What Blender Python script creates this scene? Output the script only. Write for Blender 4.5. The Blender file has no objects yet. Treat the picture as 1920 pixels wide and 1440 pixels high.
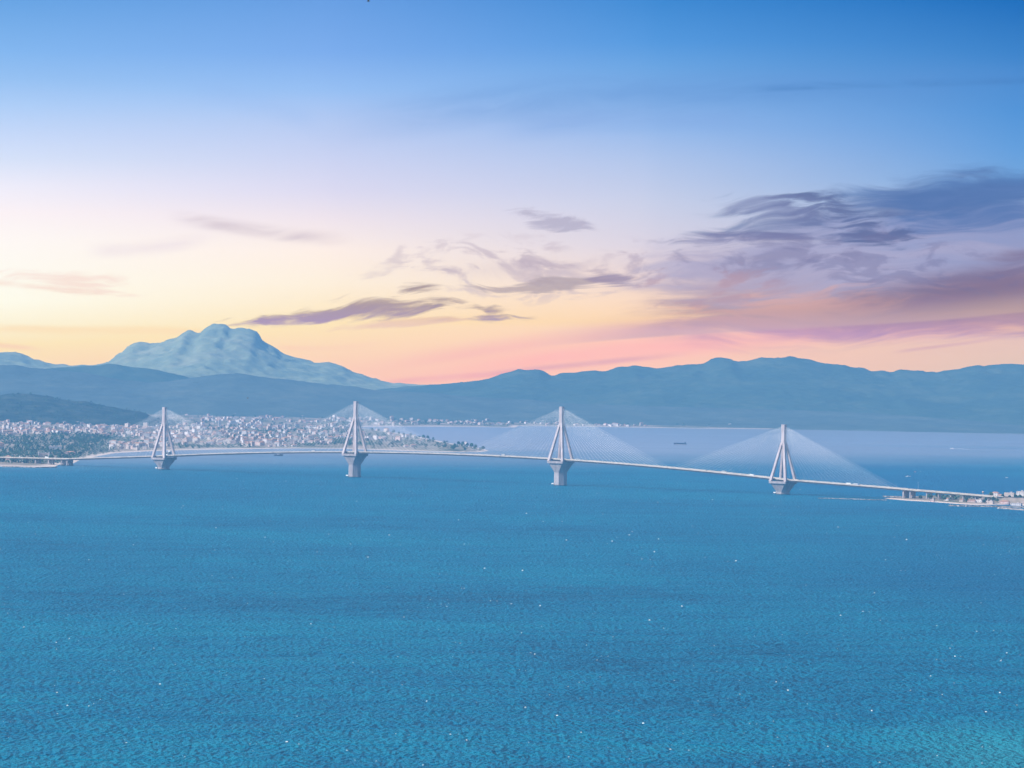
import bpy, bmesh, math, random
import numpy as np
from mathutils import Vector, Matrix

random.seed(7)
rng = np.random.default_rng(11)
D = bpy.data
scene = bpy.context.scene
COL = scene.collection
R = math.radians

# ------------------------------------------------------------------ camera
F = 8160.0                      # focal length in photo pixels (1920 wide)
CAM_H = 240.6
ROLL = R(1.1)
HOR = 30.0                      # level line this many pixels above the picture centre
_p = HOR / F
_f = np.array([0, math.cos(_p), -math.sin(_p)])
_r0 = np.array([1.0, 0, 0])
_u0 = np.cross(_r0, _f)
_r = math.cos(ROLL) * _r0 + math.sin(ROLL) * _u0
_u = -math.sin(ROLL) * _r0 + math.cos(ROLL) * _u0
CAM = np.array([0, 0, CAM_H])
cd = D.cameras.new("camera")
cam = D.objects.new("camera", cd)
COL.objects.link(cam)
cd.sensor_width = 36.0
cd.lens = 36.0 * F / 1920.0
cd.clip_start = 1.0
cd.clip_end = 80000.0
cam.matrix_world = Matrix(((_r[0], _u[0], -_f[0], CAM[0]), (_r[1], _u[1], -_f[1], CAM[1]),
                           (_r[2], _u[2], -_f[2], CAM[2]), (0, 0, 0, 1)))
scene.camera = cam


def ray(px, py):
    return _f + _r * ((px - 960) / F) + _u * ((720 - py) / F)


def ground(px, py, z=0.0):
    d = ray(px, py)
    return CAM + d * ((z - CAM_H) / d[2])


def at_dist(px, py, Y):
    d = ray(px, py)
    return CAM + d * (Y / d[1])


# ------------------------------------------------------------------ light
scene.view_settings.view_transform = 'Standard'
scene.view_settings.look = 'None'
EXPO = 0.5
scene.view_settings.exposure = EXPO
HAZE_DENS = 4.0e-5
HAZE_TOP = 475.0
HAZE_END = 25200.0
HAZE_J = (0.165, 0.43, 0.83)      # what the lit air adds up to at full depth, as displayed
scene.view_settings.gamma = 1.0
scene.cycles.use_denoising = True
scene.cycles.volume_bounces = 0
scene.cycles.max_bounces = 6
scene.cycles.diffuse_bounces = 2
scene.cycles.glossy_bounces = 2

SUN_EL = R(42)
_sh = np.array([-1.0, -0.22])
_sh /= np.linalg.norm(_sh)
SUN_DIR = np.array([_sh[0] * math.cos(SUN_EL), _sh[1] * math.cos(SUN_EL), math.sin(SUN_EL)])
sl = D.lights.new("sun", 'SUN')
sl.energy = 5.0
sl.angle = R(0.5)
sl.color = (1.0, 0.95, 0.88)
sun = D.objects.new("sun", sl)
COL.objects.link(sun)
sun.location = (0, 0, 3000)
sun.rotation_euler = Vector(SUN_DIR).to_track_quat('Z', 'Y').to_euler()


def lin(c):
    c = c / 255.0
    return c / 12.92 if c <= 0.04045 else ((c + 0.055) / 1.055) ** 2.4


def L(r, g, b):
    return (lin(r), lin(g), lin(b), 1.0)


class S:
    """a socket with arithmetic"""
    def __init__(self, nt, sock):
        self.nt, self.s = nt, sock

    def _m(self, op, *a, clamp=False):
        n = self.nt.nodes.new('ShaderNodeMath')
        n.operation = op
        n.use_clamp = clamp
        for i, v in enumerate((self,) + a):
            if isinstance(v, S):
                self.nt.links.new(v.s, n.inputs[i])
            else:
                n.inputs[i].default_value = v
        return S(self.nt, n.outputs[0])

    def __add__(self, o): return self._m('ADD', o)
    def __sub__(self, o): return self._m('SUBTRACT', o)
    def __mul__(self, o): return self._m('MULTIPLY', o)
    def __truediv__(self, o): return self._m('DIVIDE', o)
    def sqrt(self): return self._m('SQRT')
    def abs(self): return self._m('ABSOLUTE')
    def mx(self, o): return self._m('MAXIMUM', o)
    def mn(self, o): return self._m('MINIMUM', o)
    def clamp(self): return self._m('ADD', 0.0, clamp=True)

    def smooth(self, lo, hi, a=0.0, b=1.0):
        n = self.nt.nodes.new('ShaderNodeMapRange')
        n.interpolation_type = 'SMOOTHSTEP'
        self.nt.links.new(self.s, n.inputs[0])
        for i, v in enumerate((lo, hi, a, b)):
            n.inputs[i + 1].default_value = v
        return S(self.nt, n.outputs[0])

    def lerp(self, lo, hi, a=0.0, b=1.0):
        n = self.nt.nodes.new('ShaderNodeMapRange')
        self.nt.links.new(self.s, n.inputs[0])
        for i, v in enumerate((lo, hi, a, b)):
            n.inputs[i + 1].default_value = v
        return S(self.nt, n.outputs[0])


def combine(nt, x, y, z=0.0):
    n = nt.nodes.new('ShaderNodeCombineXYZ')
    for i, v in enumerate((x, y, z)):
        if isinstance(v, S):
            nt.links.new(v.s, n.inputs[i])
        else:
            n.inputs[i].default_value = v
    return S(nt, n.outputs[0])


def noise(nt, vec, scale=1.0, detail=5.0, rough=0.55, dist=0.0, kind='FBM', color=False):
    n = nt.nodes.new('ShaderNodeTexNoise')
    n.noise_type = kind
    n.inputs['Scale'].default_value = scale
    n.inputs['Detail'].default_value = detail
    n.inputs['Roughness'].default_value = rough
    n.inputs['Distortion'].default_value = dist
    if vec is not None:
        nt.links.new(vec.s, n.inputs['Vector'])
    return S(nt, n.outputs['Color' if color else 0])


def ramp(nt, fac, stops, interp='LINEAR'):
    n = nt.nodes.new('ShaderNodeValToRGB')
    n.color_ramp.interpolation = interp
    e = n.color_ramp.elements
    while len(e) < len(stops):
        e.new(0.5)
    for k, (p, c) in enumerate(stops):
        e[k].position = p
        e[k].color = c
    nt.links.new(fac.s, n.inputs[0])
    return S(nt, n.outputs[0])


def mixc(nt, fac, a, b, blend='MIX'):
    n = nt.nodes.new('ShaderNodeMix')
    n.data_type = 'RGBA'
    n.blend_type = blend
    for i, v in ((0, fac), (6, a), (7, b)):
        if isinstance(v, S):
            nt.links.new(v.s, n.inputs[i])
        else:
            n.inputs[i].default_value = v
    return S(nt, n.outputs[2])


def build_world():
    w = D.worlds.new("World")
    scene.world = w
    w.cycles.sampling_method = 'MANUAL'
    w.cycles.sample_map_resolution = 512
    w.use_nodes = True
    nt = w.node_tree
    nt.nodes.clear()
    out = nt.nodes.new('ShaderNodeOutputWorld')
    # clear daylight above
    sky = nt.nodes.new('ShaderNodeTexSky')
    sky.sky_type = 'NISHITA'
    sky.sun_disc = False
    sky.sun_elevation = SUN_EL
    sky.sun_rotation = math.atan2(_sh[0], _sh[1])
    sky.air_density = 1.0
    sky.dust_density = 0.6
    bg1 = nt.nodes.new('ShaderNodeBackground')
    bg1.inputs[1].default_value = 0.10
    nt.links.new(sky.outputs[0], bg1.inputs[0])
    # band of coloured sky above the mountains, by azimuth and elevation
    tc = nt.nodes.new('ShaderNodeTexCoord')
    sp = nt.nodes.new('ShaderNodeSeparateXYZ')
    nt.links.new(tc.outputs['Generated'], sp.inputs[0])
    X, Y, Z = (S(nt, sp.outputs[i]) for i in range(3))
    az = X._m('ARCTAN2', Y) * F
    el = Z._m('ARCSINE') * F + HOR
    c, s = math.cos(ROLL), math.sin(ROLL)
    sx = az * c + el * s + 960.0
    sy = (az * s - el * c) + 720.0

    def col(stops):
        return ramp(nt, sy / 800.0, [(p / 800.0, L(*cc)) for p, cc in stops])
    c1 = col([(0, (104, 164, 228)), (100, (132, 183, 240)), (150, (150, 193, 243)), (200, (174, 206, 248)), (260, (200, 218, 250)), (300, (214, 226, 250)),
              (350, (238, 237, 251)), (400, (252, 243, 247)), (450, (255, 249, 246)), (520, (255, 252, 242)), (565, (255, 253, 238)), (605, (254, 245, 220)), (650, (253, 231, 190)), (760, (250, 205, 150))])
    c2 = col([(0, (106, 160, 228)), (100, (126, 174, 238)), (170, (152, 192, 244)), (230, (182, 203, 243)), (300, (204, 212, 243)), (360, (221, 219, 242)),
              (410, (240, 229, 238)), (470, (255, 240, 232)), (530, (255, 241, 222)), (610, (254, 231, 190)), (660, (253, 218, 162)), (760, (250, 190, 134))])
    c3 = col([(0, (66, 140, 213)), (80, (88, 155, 224)), (130, (110, 167, 228)), (240, (150, 186, 236)), (300, (177, 198, 236)), (380, (202, 209, 234)),
              (460, (220, 213, 228)), (520, (240, 218, 214)), (570, (253, 220, 196)), (630, (254, 211, 166)), (690, (253, 203, 152)), (760, (250, 190, 142))])
    c4 = col([(0, (34, 112, 190)), (100, (64, 133, 204)), (210, (86, 150, 217)), (280, (102, 160, 222)), (340, (118, 168, 222)), (400, (148, 178, 218)),
              (500, (190, 186, 206)), (580, (228, 198, 186)), (640, (234, 200, 172)), (700, (226, 200, 178)), (760, (214, 186, 170))])
    base = mixc(nt, sx.lerp(20, 640), c1, c2)
    base = mixc(nt, sx.lerp(600, 1240), base, c3)
    base = mixc(nt, sx.lerp(1200, 1900), base, c4)

    # warped cloud texture fields: a broad swirl, then a finer curl on top of it
    def warp(vec, lx, ly, amp, seed):
        m = nt.nodes.new('ShaderNodeVectorMath')
        m.operation = 'MULTIPLY_ADD'
        nt.links.new(vec.s, m.inputs[0])
        m.inputs[1].default_value = (1.0 / lx, 1.0 / ly, 0)
        m.inputs[2].default_value = (seed, seed * 0.7, seed * 1.3)
        wn = noise(nt, S(nt, m.outputs[0]), 1.0, 2.0, 0.5, 0.0, color=True)
        k = nt.nodes.new('ShaderNodeVectorMath')
        k.operation = 'MULTIPLY_ADD'
        nt.links.new(wn.s, k.inputs[0])
        k.inputs[1].default_value = (amp[0], amp[1], 0)
        nt.links.new(vec.s, k.inputs[2])
        return S(nt, k.outputs[0])
    wv = combine(nt, sx, sy + sx * 0.07, 0.0)
    wv = warp(wv, 330, 150, (260, 110), 3.1)
    wv2 = warp(wv, 150, 60, (110, 32), 6.6)

    def field(lx, ly, seed, detail, rough, dist, vec=None):
        m = nt.nodes.new('ShaderNodeVectorMath')
        m.operation = 'MULTIPLY_ADD'
        nt.links.new((vec or wv).s, m.inputs[0])
        m.inputs[1].default_value = (1.0 / lx, 1.0 / ly, 0)
        m.inputs[2].default_value = (seed, seed * 1.7, seed)
        return noise(nt, S(nt, m.outputs[0]), 1.0, detail, rough, dist)
    nA = field(420, 44, 2.0, 8, 0.6, 0.25).lerp(0.28, 0.72, 0.0, 1.0)            # soft streaked body
    nB = field(190, 26, 9.0, 8, 0.6, 0.2, wv2).lerp(0.28, 0.72, 0.0, 1.0)        # torn finer wisps
    nF = (field(200, 70, 5.0, 6, 0.5, 0.2, wv2) - 0.5).abs().smooth(0.0, 0.13, 1.0, 0.0) * field(60, 22, 3.3, 5, 0.6, 0.0).smooth(0.3, 0.6)
    nF2 = (field(150, 44, 14.0, 6, 0.55, 0.2, wv2) - 0.5).abs().smooth(0.0, 0.16, 1.0, 0.0) * field(80, 26, 7.3, 5, 0.6, 0.0).smooth(0.25, 0.6)

    def blob(cx, cy, hl, hh, ang):
        ca, sa = math.cos(R(ang)), math.sin(R(ang))
        x = (sx - cx) * ca + (sy - cy) * sa
        y = (sy - cy) * ca - (sx - cx) * sa
        return ((x / hl) * (x / hl) + (y / hh) * (y / hh)).sqrt()._m('SUBTRACT', 1.0) * -1.0   # 1 at centre, 0 at the rim

    def cloud(cur, cx, cy, hl, hh, ang, colour, alpha, tex=None, amp=1.3, lo=0.0, hi=0.7):
        b = blob(cx, cy, hl, hh, ang)
        v = b + (tex - 0.5) * amp if tex is not None else b
        m = v.smooth(lo, hi) * b.smooth(-0.25, 0.15) * alpha
        return mixc(nt, m, cur, L(*colour))

    def streak(cur, pts, half, colour, alpha, soft_up=1.0, soft_dn=1.0, tex=nB, amp=0.6):
        """thin band that follows a polyline of (sx, sy)"""
        cv = nt.nodes.new('ShaderNodeFloatCurve')
        x0, x1 = pts[0][0], pts[-1][0]
        cm = cv.mapping
        cm.clip_min_y, cm.clip_max_y = 0, 1
        p = cm.curves[0].points
        while len(p) < len(pts):
            p.new(0.5, 0.5)
        for k, (a, b2) in enumerate(pts):
            p[k].location = ((a - x0) / (x1 - x0), b2 / 800.0)
        cm.update()
        t = (sx - x0) / (x1 - x0)
        nt.links.new(t.s, cv.inputs['Value'])
        yy = S(nt, cv.outputs[0]) * 800.0
        d = (sy - yy) / half
        up = d.smooth(-soft_up, 0.0)
        dn = d.smooth(0.0, soft_dn, 1.0, 0.0)
        m = up * dn * t.smooth(0.0, 0.22) * t.smooth(0.68, 1.0, 1.0, 0.0)
        if tex is not None:
            m = m * (tex.lerp(0.15, 0.8, 1.0 - amp, 1.0))
        return mixc(nt, (m * alpha).clamp(), cur, L(*colour))

    g = base
    # faint high streaks
    g = streak(g, [(560, 262), (900, 196), (1400, 172), (1920, 158), (2300, 165)], 60, (100, 150, 214), 0.42)
    g = streak(g, [(1300, 176), (1500, 166), (1700, 162), (1920, 158), (2300, 158)], 14, (70, 124, 190), 0.5, 1.0, 0.6, nB, 0.8)
    g = streak(g, [(900, 250), (1180, 226), (1500, 232)], 34, (130, 168, 226), 0.4)
    g = streak(g, [(330, 160), (520, 205), (640, 260)], 40, (150, 186, 240), 0.25)
    # pale streaks, left
    g = streak(g, [(300, 405), (420, 425), (540, 442), (680, 452)], 15, (208, 194, 206), 0.75, 1.5, 1.2, nB, 0.8)
    g = streak(g, [(150, 470), (310, 462), (420, 438)], 22, (238, 226, 232), 0.7)
    g = cloud(g, 130, 530, 150, 26, 6, (245, 214, 206), 0.6, nB, 1.6, 0.0, 0.8)
    g = streak(g, [(-60, 528), (60, 537), (150, 548), (215, 549)], 9, (242, 206, 194), 0.5)
    g = streak(g, [(-100, 612), (120, 620), (330, 622), (560, 650)], 13, (252, 214, 170), 0.6)
    g = streak(g, [(-100, 642), (30, 650), (100, 658)], 8, (246, 198, 158), 0.6)
    g = streak(g, [(500, 650), (620, 652), (740, 640)], 8, (250, 206, 166), 0.5)
    # the small dark clouds
    g = cloud(g, 1030, 412, 90, 28, 14, (176, 172, 198), 0.75, nB, 2.8, 0.3, 1.2)
    g = cloud(g, 960, 505, 330, 70, 2, (196, 182, 198), 0.7, nF, 0.9, 0.15, 1.1)
    g = cloud(g, 1100, 495, 300, 50, 2, (184, 170, 190), 0.62, nF2, 1.5, 0.3, 1.3)
    g = cloud(g, 1020, 535, 160, 20, -4, (180, 166, 176), 0.8, nB, 2.6, 0.2, 1.1)
    g = cloud(g, 1150, 524, 60, 16, 8, (160, 148, 176), 0.85, nB, 1.8, 0.0, 0.8)
    g = cloud(g, 640, 588, 260, 20, -3, (170, 152, 156), 0.95, nB, 2.4, 0.1, 1.0)
    g = cloud(g, 740, 572, 190, 30, 0, (174, 156, 162), 0.85, nB, 3.0, 0.3, 1.3)
    g = cloud(g, 860, 568, 130, 24, 13, (166, 150, 158), 0.9, nB, 2.6, 0.1, 1.0)
    g = cloud(g, 750, 606, 160, 10, -6, (228, 192, 178), 0.6, nB, 1.6, 0.0, 0.8)
    # coral glow along the lower edge
    g = streak(g, [(700, 712), (960, 682), (1240, 652), (1560, 622), (1920, 602), (2300, 580)], 46, (255, 188, 132), 0.85, 1.0, 0.8, nA, 0.35)
    g = streak(g, [(620, 706), (830, 672), (1010, 645), (1240, 618), (1500, 600), (1920, 580)], 20, (248, 190, 150), 0.7, 1.6, 0.7, nA, 0.35)
    g = streak(g, [(860, 706), (1010, 691), (1200, 672), (1330, 658)], 9, (226, 176, 156), 0.8)
    g = streak(g, [(690, 722), (860, 706), (1010, 700)], 10, (234, 168, 142), 0.55)
    # big bank on the right
    g = cloud(g, 1820, 505, 600, 135, -4, (152, 142, 182), 0.62, nA, 0.7, -0.35, 0.6)
    g = cloud(g, 1770, 545, 540, 100, -4, (178, 148, 160), 0.88, nA, 1.1, -0.25, 0.5)
    g = cloud(g, 1790, 455, 420, 95, -3, (144, 158, 202), 0.85, nA, 0.9, -0.25, 0.5)
    g = cloud(g, 1540, 500, 360, 84, -3, (178, 176, 208), 0.70, nA, 1.3, -0.2, 0.7)
    g = cloud(g, 1480, 575, 260, 40, -4, (226, 176, 168), 0.6, nB, 1.8, 0.0, 0.8)
    g = cloud(g, 1560, 590, 330, 34, -4, (196, 158, 168), 0.7, nB, 1.6, 0.0, 0.8)
    g = cloud(g, 1890, 532, 360, 58, -7, (126, 114, 148), 0.82, nA, 1.2, -0.1, 0.7)
    g = cloud(g, 1640, 395, 350, 56, -7, (100, 122, 170), 0.66, nB, 2.0, -0.1, 1.0)
    g = cloud(g, 1850, 375, 320, 66, -4, (84, 120, 178), 0.85, nA, 1.6, -0.1, 0.8)
    g = cloud(g, 1590, 415, 160, 44, 18, (96, 112, 160), 0.8, nB, 2.0, 0.05, 0.8)
    g = cloud(g, 1470, 395, 160, 30, 6, (124, 134, 178), 0.7, nB, 2.0, 0.0, 1.0)
    g = cloud(g, 1430, 478, 210, 64, -4, (128, 128, 168), 0.55, nF, 1.0, 0.2, 1.1)
    g = cloud(g, 1400, 450, 200, 16, -2, (122, 126, 170), 0.65, nB, 2.0, 0.0, 0.9)
    g = cloud(g, 1640, 490, 290, 66, 8, (116, 118, 162), 0.42, nF2, 1.6, 0.3, 1.3)
    g = cloud(g, 1330, 540, 170, 50, -2, (186, 158, 176), 0.7, nF, 1.0, 0.2, 1.1)
    # crisp lower edge of the bank
    g = streak(g, [(960, 652), (1240, 628), (1560, 610), (1760, 598), (1920, 583), (2300, 555)], 40, (200, 172, 172), 0.70, 1.25, 0.14, nA, 0.25)
    g = streak(g, [(1660, 662), (1780, 647), (1900, 630)], 6, (212, 174, 166), 0.8)
    bg2 = nt.nodes.new('ShaderNodeBackground')
    # the sky stands behind the haze: its own radiance is what is seen less what the air in front of it adds and takes
    sinel = Z.mx(0.0004)
    path = (sinel._m('DIVIDE', HAZE_TOP - CAM_H)._m('POWER', -1.0)).mn(HAZE_END)
    T = (path * -HAZE_DENS)._m('EXPONENT')
    air = nt.nodes.new('ShaderNodeVectorMath')
    air.operation = 'SCALE'
    air.inputs[0].default_value = HAZE_J
    nt.links.new(((T * -1.0) + 1.0).s, air.inputs['Scale'])
    sb = nt.nodes.new('ShaderNodeVectorMath')
    sb.operation = 'SUBTRACT'
    nt.links.new(g.s, sb.inputs[0])
    nt.links.new(air.outputs[0], sb.inputs[1])
    mxv = nt.nodes.new('ShaderNodeVectorMath')
    mxv.operation = 'MAXIMUM'
    mxv.inputs[1].default_value = (0.0, 0.0, 0.0)
    nt.links.new(sb.outputs[0], mxv.inputs[0])
    nt.links.new(mxv.outputs[0], bg2.inputs[0])
    stg = T._m('POWER', -1.0) * (0.5 ** EXPO)
    nt.links.new(stg.s, bg2.inputs[1])
    mx = nt.nodes.new('ShaderNodeMixShader')
    fac = sy.smooth(-350, -60, 1.0, 0.0)
    fac = fac._m('SUBTRACT', 0.0)
    nt.links.new(fac.s, mx.inputs[0])
    nt.links.new(bg2.outputs[0], mx.inputs[1])
    nt.links.new(bg1.outputs[0], mx.inputs[2])
    nt.links.new(mx.outputs[0], out.inputs[0])


build_world()


# ------------------------------------------------------------------ materials
def new_mat(name):
    m = D.materials.new(name)
    m.use_nodes = True
    nt = m.node_tree
    b = nt.nodes['Principled BSDF']
    return m, nt, b


def pos(nt):
    g = nt.nodes.new('ShaderNodeNewGeometry')
    return S(nt, g.outputs['Position'])


def obj_co(nt):
    g = nt.nodes.new('ShaderNodeTexCoord')
    return S(nt, g.outputs['Object'])


def vscale(nt, v, sc, off=(0, 0, 0)):
    m = nt.nodes.new('ShaderNodeVectorMath')
    m.operation = 'MULTIPLY_ADD'
    nt.links.new(v.s, m.inputs[0])
    m.inputs[1].default_value = sc
    m.inputs[2].default_value = off
    return S(nt, m.outputs[0])


def mottled(name, c1, c2, size=6.0, rough=0.8, detail=5.0, spec=0.3, lo=0.35, hi=0.65, stretch=(1, 1, 1)):
    m, nt, b = new_mat(name)
    n = noise(nt, vscale(nt, obj_co(nt), tuple(s / size for s in stretch)), 1.0, detail, 0.6)
    c = mixc(nt, n.smooth(lo, hi), (*c1, 1), (*c2, 1))
    nt.links.new(c.s, b.inputs['Base Color'])
    b.inputs['Roughness'].default_value = rough
    b.inputs['Specular IOR Level'].default_value = spec
    return m


M = {}
M['concrete'] = mottled('concrete', (0.44, 0.36, 0.365), (0.60, 0.50, 0.50), 5.0, 0.85, stretch=(1, 1, 0.25))
M['pier'] = mottled('pier_concrete', (0.30, 0.262, 0.272), (0.42, 0.37, 0.38), 6.0, 0.85, stretch=(1, 1, 0.2))
_nt = M['pier'].node_tree                  # weed and tide stain at the waterline
_b = _nt.nodes['Principled BSDF']
_c = S(_nt, _b.inputs['Base Color'].links[0].from_socket)
_sp = _nt.nodes.new('ShaderNodeSeparateXYZ')
_nt.links.new(obj_co(_nt).s, _sp.inputs[0])
_z = S(_nt, _sp.outputs[2]) + noise(_nt, obj_co(_nt), 0.4, 3.0) * 1.6
_nt.links.new(mixc(_nt, _z.smooth(1.6, 3.0, 0.85, 0.0), _c, (0.03, 0.035, 0.03, 1)).s, _b.inputs['Base Color'])
M['deck'] = mottled('deck_edge', (0.42, 0.37, 0.33), (0.58, 0.52, 0.46), 9.0, 0.7)
M['girder'] = mottled('steel_girder', (0.035, 0.035, 0.045), (0.06, 0.058, 0.07), 9.0, 0.6)
M['asphalt'] = mottled('asphalt', (0.045, 0.045, 0.05), (0.07, 0.068, 0.07), 12.0, 0.9)
M['cable'] = mottled('cable_sheath', (0.78, 0.74, 0.74), (0.86, 0.82, 0.80), 20.0, 0.5)
M['white'] = mottled('white_paint', (0.76, 0.75, 0.74), (0.83, 0.82, 0.80), 3.0, 0.5)
M['navy'] = mottled('navy_hull', (0.012, 0.02, 0.06), (0.02, 0.035, 0.09), 4.0, 0.5)
M['darkhull'] = mottled('dark_hull', (0.02, 0.022, 0.03), (0.05, 0.045, 0.05), 3.0, 0.6)
M['red'] = mottled('red_paint', (0.40, 0.05, 0.04), (0.5, 0.09, 0.06), 3.0, 0.5)
M['blue'] = mottled('blue_paint', (0.04, 0.10, 0.32), (0.06, 0.14, 0.4), 3.0, 0.5)
M['silver'] = mottled('silver_paint', (0.45, 0.46, 0.48), (0.55, 0.56, 0.58), 3.0, 0.4)
M['glass'] = mottled('dark_glass', (0.02, 0.025, 0.035), (0.04, 0.05, 0.06), 2.0, 0.15, spec=0.6)
M['rubber'] = mottled('tyre_rubber', (0.015, 0.015, 0.015), (0.03, 0.03, 0.03), 1.0, 0.9)
M['wall_white'] = mottled('white_render_wall', (0.68, 0.60, 0.59), (0.82, 0.74, 0.72), 6.0, 0.85)
M['wall_cream'] = mottled('cream_render_wall', (0.56, 0.45, 0.40), (0.68, 0.56, 0.50), 6.0, 0.85)
M['wall_pink'] = mottled('pinkish_render_wall', (0.56, 0.39, 0.36), (0.70, 0.51, 0.47), 6.0, 0.85)
M['roof_tile'] = mottled('terracotta_roof', (0.34, 0.17, 0.12), (0.48, 0.27, 0.19), 4.0, 0.85)
M['roof_flat'] = mottled('flat_roof', (0.42, 0.36, 0.35), (0.60, 0.53, 0.51), 5.0, 0.9)
M['window'] = mottled('window_dark', (0.05, 0.06, 0.08), (0.10, 0.11, 0.13), 3.0, 0.2)
M['leaf'] = mottled('tree_foliage', (0.035, 0.075, 0.045), (0.07, 0.13, 0.075), 9.0, 0.95, spec=0.1)
M['leaf2'] = mottled('pine_foliage', (0.022, 0.055, 0.042), (0.05, 0.095, 0.065), 8.0, 0.95, spec=0.1)
M['bark'] = mottled('bark', (0.10, 0.07, 0.05), (0.18, 0.13, 0.09), 1.0, 0.95)
M['rock'] = mottled('breakwater_rock', (0.07, 0.065, 0.06), (0.42, 0.36, 0.33), 3.0, 0.95, lo=0.4, hi=0.6)
M['foam'] = mottled('foam', (0.50, 0.53, 0.55), (0.78, 0.78, 0.77), 1.2, 0.8)
M['gull'] = mottled('gull_feathers', (0.05, 0.05, 0.06), (0.12, 0.12, 0.13), 0.2, 0.8)
M['gull_white'] = mottled('gull_white_feathers', (0.75, 0.75, 0.75), (0.85, 0.85, 0.85), 0.2, 0.8)


def water_mat():
    m, nt, b = new_mat('sea_water')
    p = pos(nt)
    # wind waves: crests run across the wind
    # crests
    w1 = noise(nt, vscale(nt, p, (1 / 4.6, 1 / 11.0, 0)), 1.0, 2.0, 0.5, 0.0)
    w2 = noise(nt, vscale(nt, p, (1 / 60.0, 1 / 60.0, 0), (7, 3, 0)), 1.0, 3.0, 0.55, 0.5)
    w3 = noise(nt, vscale(nt, p, (1 / 3.0, 1 / 9.0, 0), (2, 8, 0)), 1.0, 2.0, 0.6)
    h = w1 * 9.0 + w2 * 18.0 + w3 * 1.6
    bump = nt.nodes.new('ShaderNodeBump')
    bump.inputs['Strength'].default_value = 0.55
    bump.inputs['Distance'].default_value = 1.0
    nt.links.new(h.s, bump.inputs['Height'])
    nt.links.new(bump.outputs[0], b.inputs['Normal'])
    # wind lanes and gust patches vary the body; g3 paints in light and dark wave facets
    g1 = noise(nt, vscale(nt, p, (1 / 900.0, 1 / 620.0, 0), (4.2, 1.1, 0)), 1.0, 5.0, 0.55, 0.6)
    g2 = noise(nt, vscale(nt, p, (1 / 150.0, 1 / 85.0, 0), (1, 1, 0)), 1.0, 4.0, 0.6, 0.3)
    g3 = noise(nt, vscale(nt, p, (1 / 9.0, 1 / 30.0, 0), (3, 5, 0)), 1.0, 3.5, 0.6, 0.0)
    k = g1 * 0.34 + g2 * 0.24 + g3 * 0.42
    body = ramp(nt, k, [(0.38, (0.0, 0.058, 0.120, 1)), (0.47, (0.0, 0.098, 0.188, 1)), (0.53, (0.0, 0.120, 0.206, 1)), (0.63, (0.002, 0.152, 0.236, 1))])
    b.inputs['IOR'].default_value = 1.333
    # slicks of calm water
    sp = nt.nodes.new('ShaderNodeSeparateXYZ')
    nt.links.new(p.s, sp.inputs[0])
    X, Y = S(nt, sp.outputs[0]), S(nt, sp.outputs[1])
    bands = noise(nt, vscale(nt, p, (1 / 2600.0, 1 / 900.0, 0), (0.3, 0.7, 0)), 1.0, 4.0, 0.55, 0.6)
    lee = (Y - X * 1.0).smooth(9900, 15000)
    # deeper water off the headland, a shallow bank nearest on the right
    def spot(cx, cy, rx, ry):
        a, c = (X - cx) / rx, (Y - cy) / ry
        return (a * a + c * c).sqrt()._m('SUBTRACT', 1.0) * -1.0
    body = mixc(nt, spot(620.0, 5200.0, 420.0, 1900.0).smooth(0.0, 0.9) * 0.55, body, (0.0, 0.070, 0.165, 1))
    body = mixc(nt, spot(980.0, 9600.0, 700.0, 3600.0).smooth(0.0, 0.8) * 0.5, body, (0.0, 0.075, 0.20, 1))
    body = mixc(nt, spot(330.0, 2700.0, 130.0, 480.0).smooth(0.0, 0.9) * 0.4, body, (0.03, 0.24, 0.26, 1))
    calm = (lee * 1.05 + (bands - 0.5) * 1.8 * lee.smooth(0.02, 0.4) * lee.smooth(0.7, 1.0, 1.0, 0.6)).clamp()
    body = mixc(nt, calm * 0.9, body, (0.36, 0.29, 0.30, 1))      # still water paled: mist and sky reflection painted into the colour
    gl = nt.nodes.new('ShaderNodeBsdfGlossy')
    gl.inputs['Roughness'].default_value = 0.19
    gl.inputs['Color'].default_value = (1.0, 0.84, 0.83, 1)  # pink tint painted into the gloss for the sunset sky's reflection
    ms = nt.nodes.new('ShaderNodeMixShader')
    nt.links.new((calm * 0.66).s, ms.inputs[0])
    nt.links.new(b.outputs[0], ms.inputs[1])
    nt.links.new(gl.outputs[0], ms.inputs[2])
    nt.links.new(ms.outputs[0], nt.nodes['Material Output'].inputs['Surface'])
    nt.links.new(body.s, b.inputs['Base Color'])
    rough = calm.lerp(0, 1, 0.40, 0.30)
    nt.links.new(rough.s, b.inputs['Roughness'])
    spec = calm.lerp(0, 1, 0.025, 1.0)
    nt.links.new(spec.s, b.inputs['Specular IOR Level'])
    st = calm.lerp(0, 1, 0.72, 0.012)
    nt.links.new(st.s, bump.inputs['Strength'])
    return m


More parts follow.
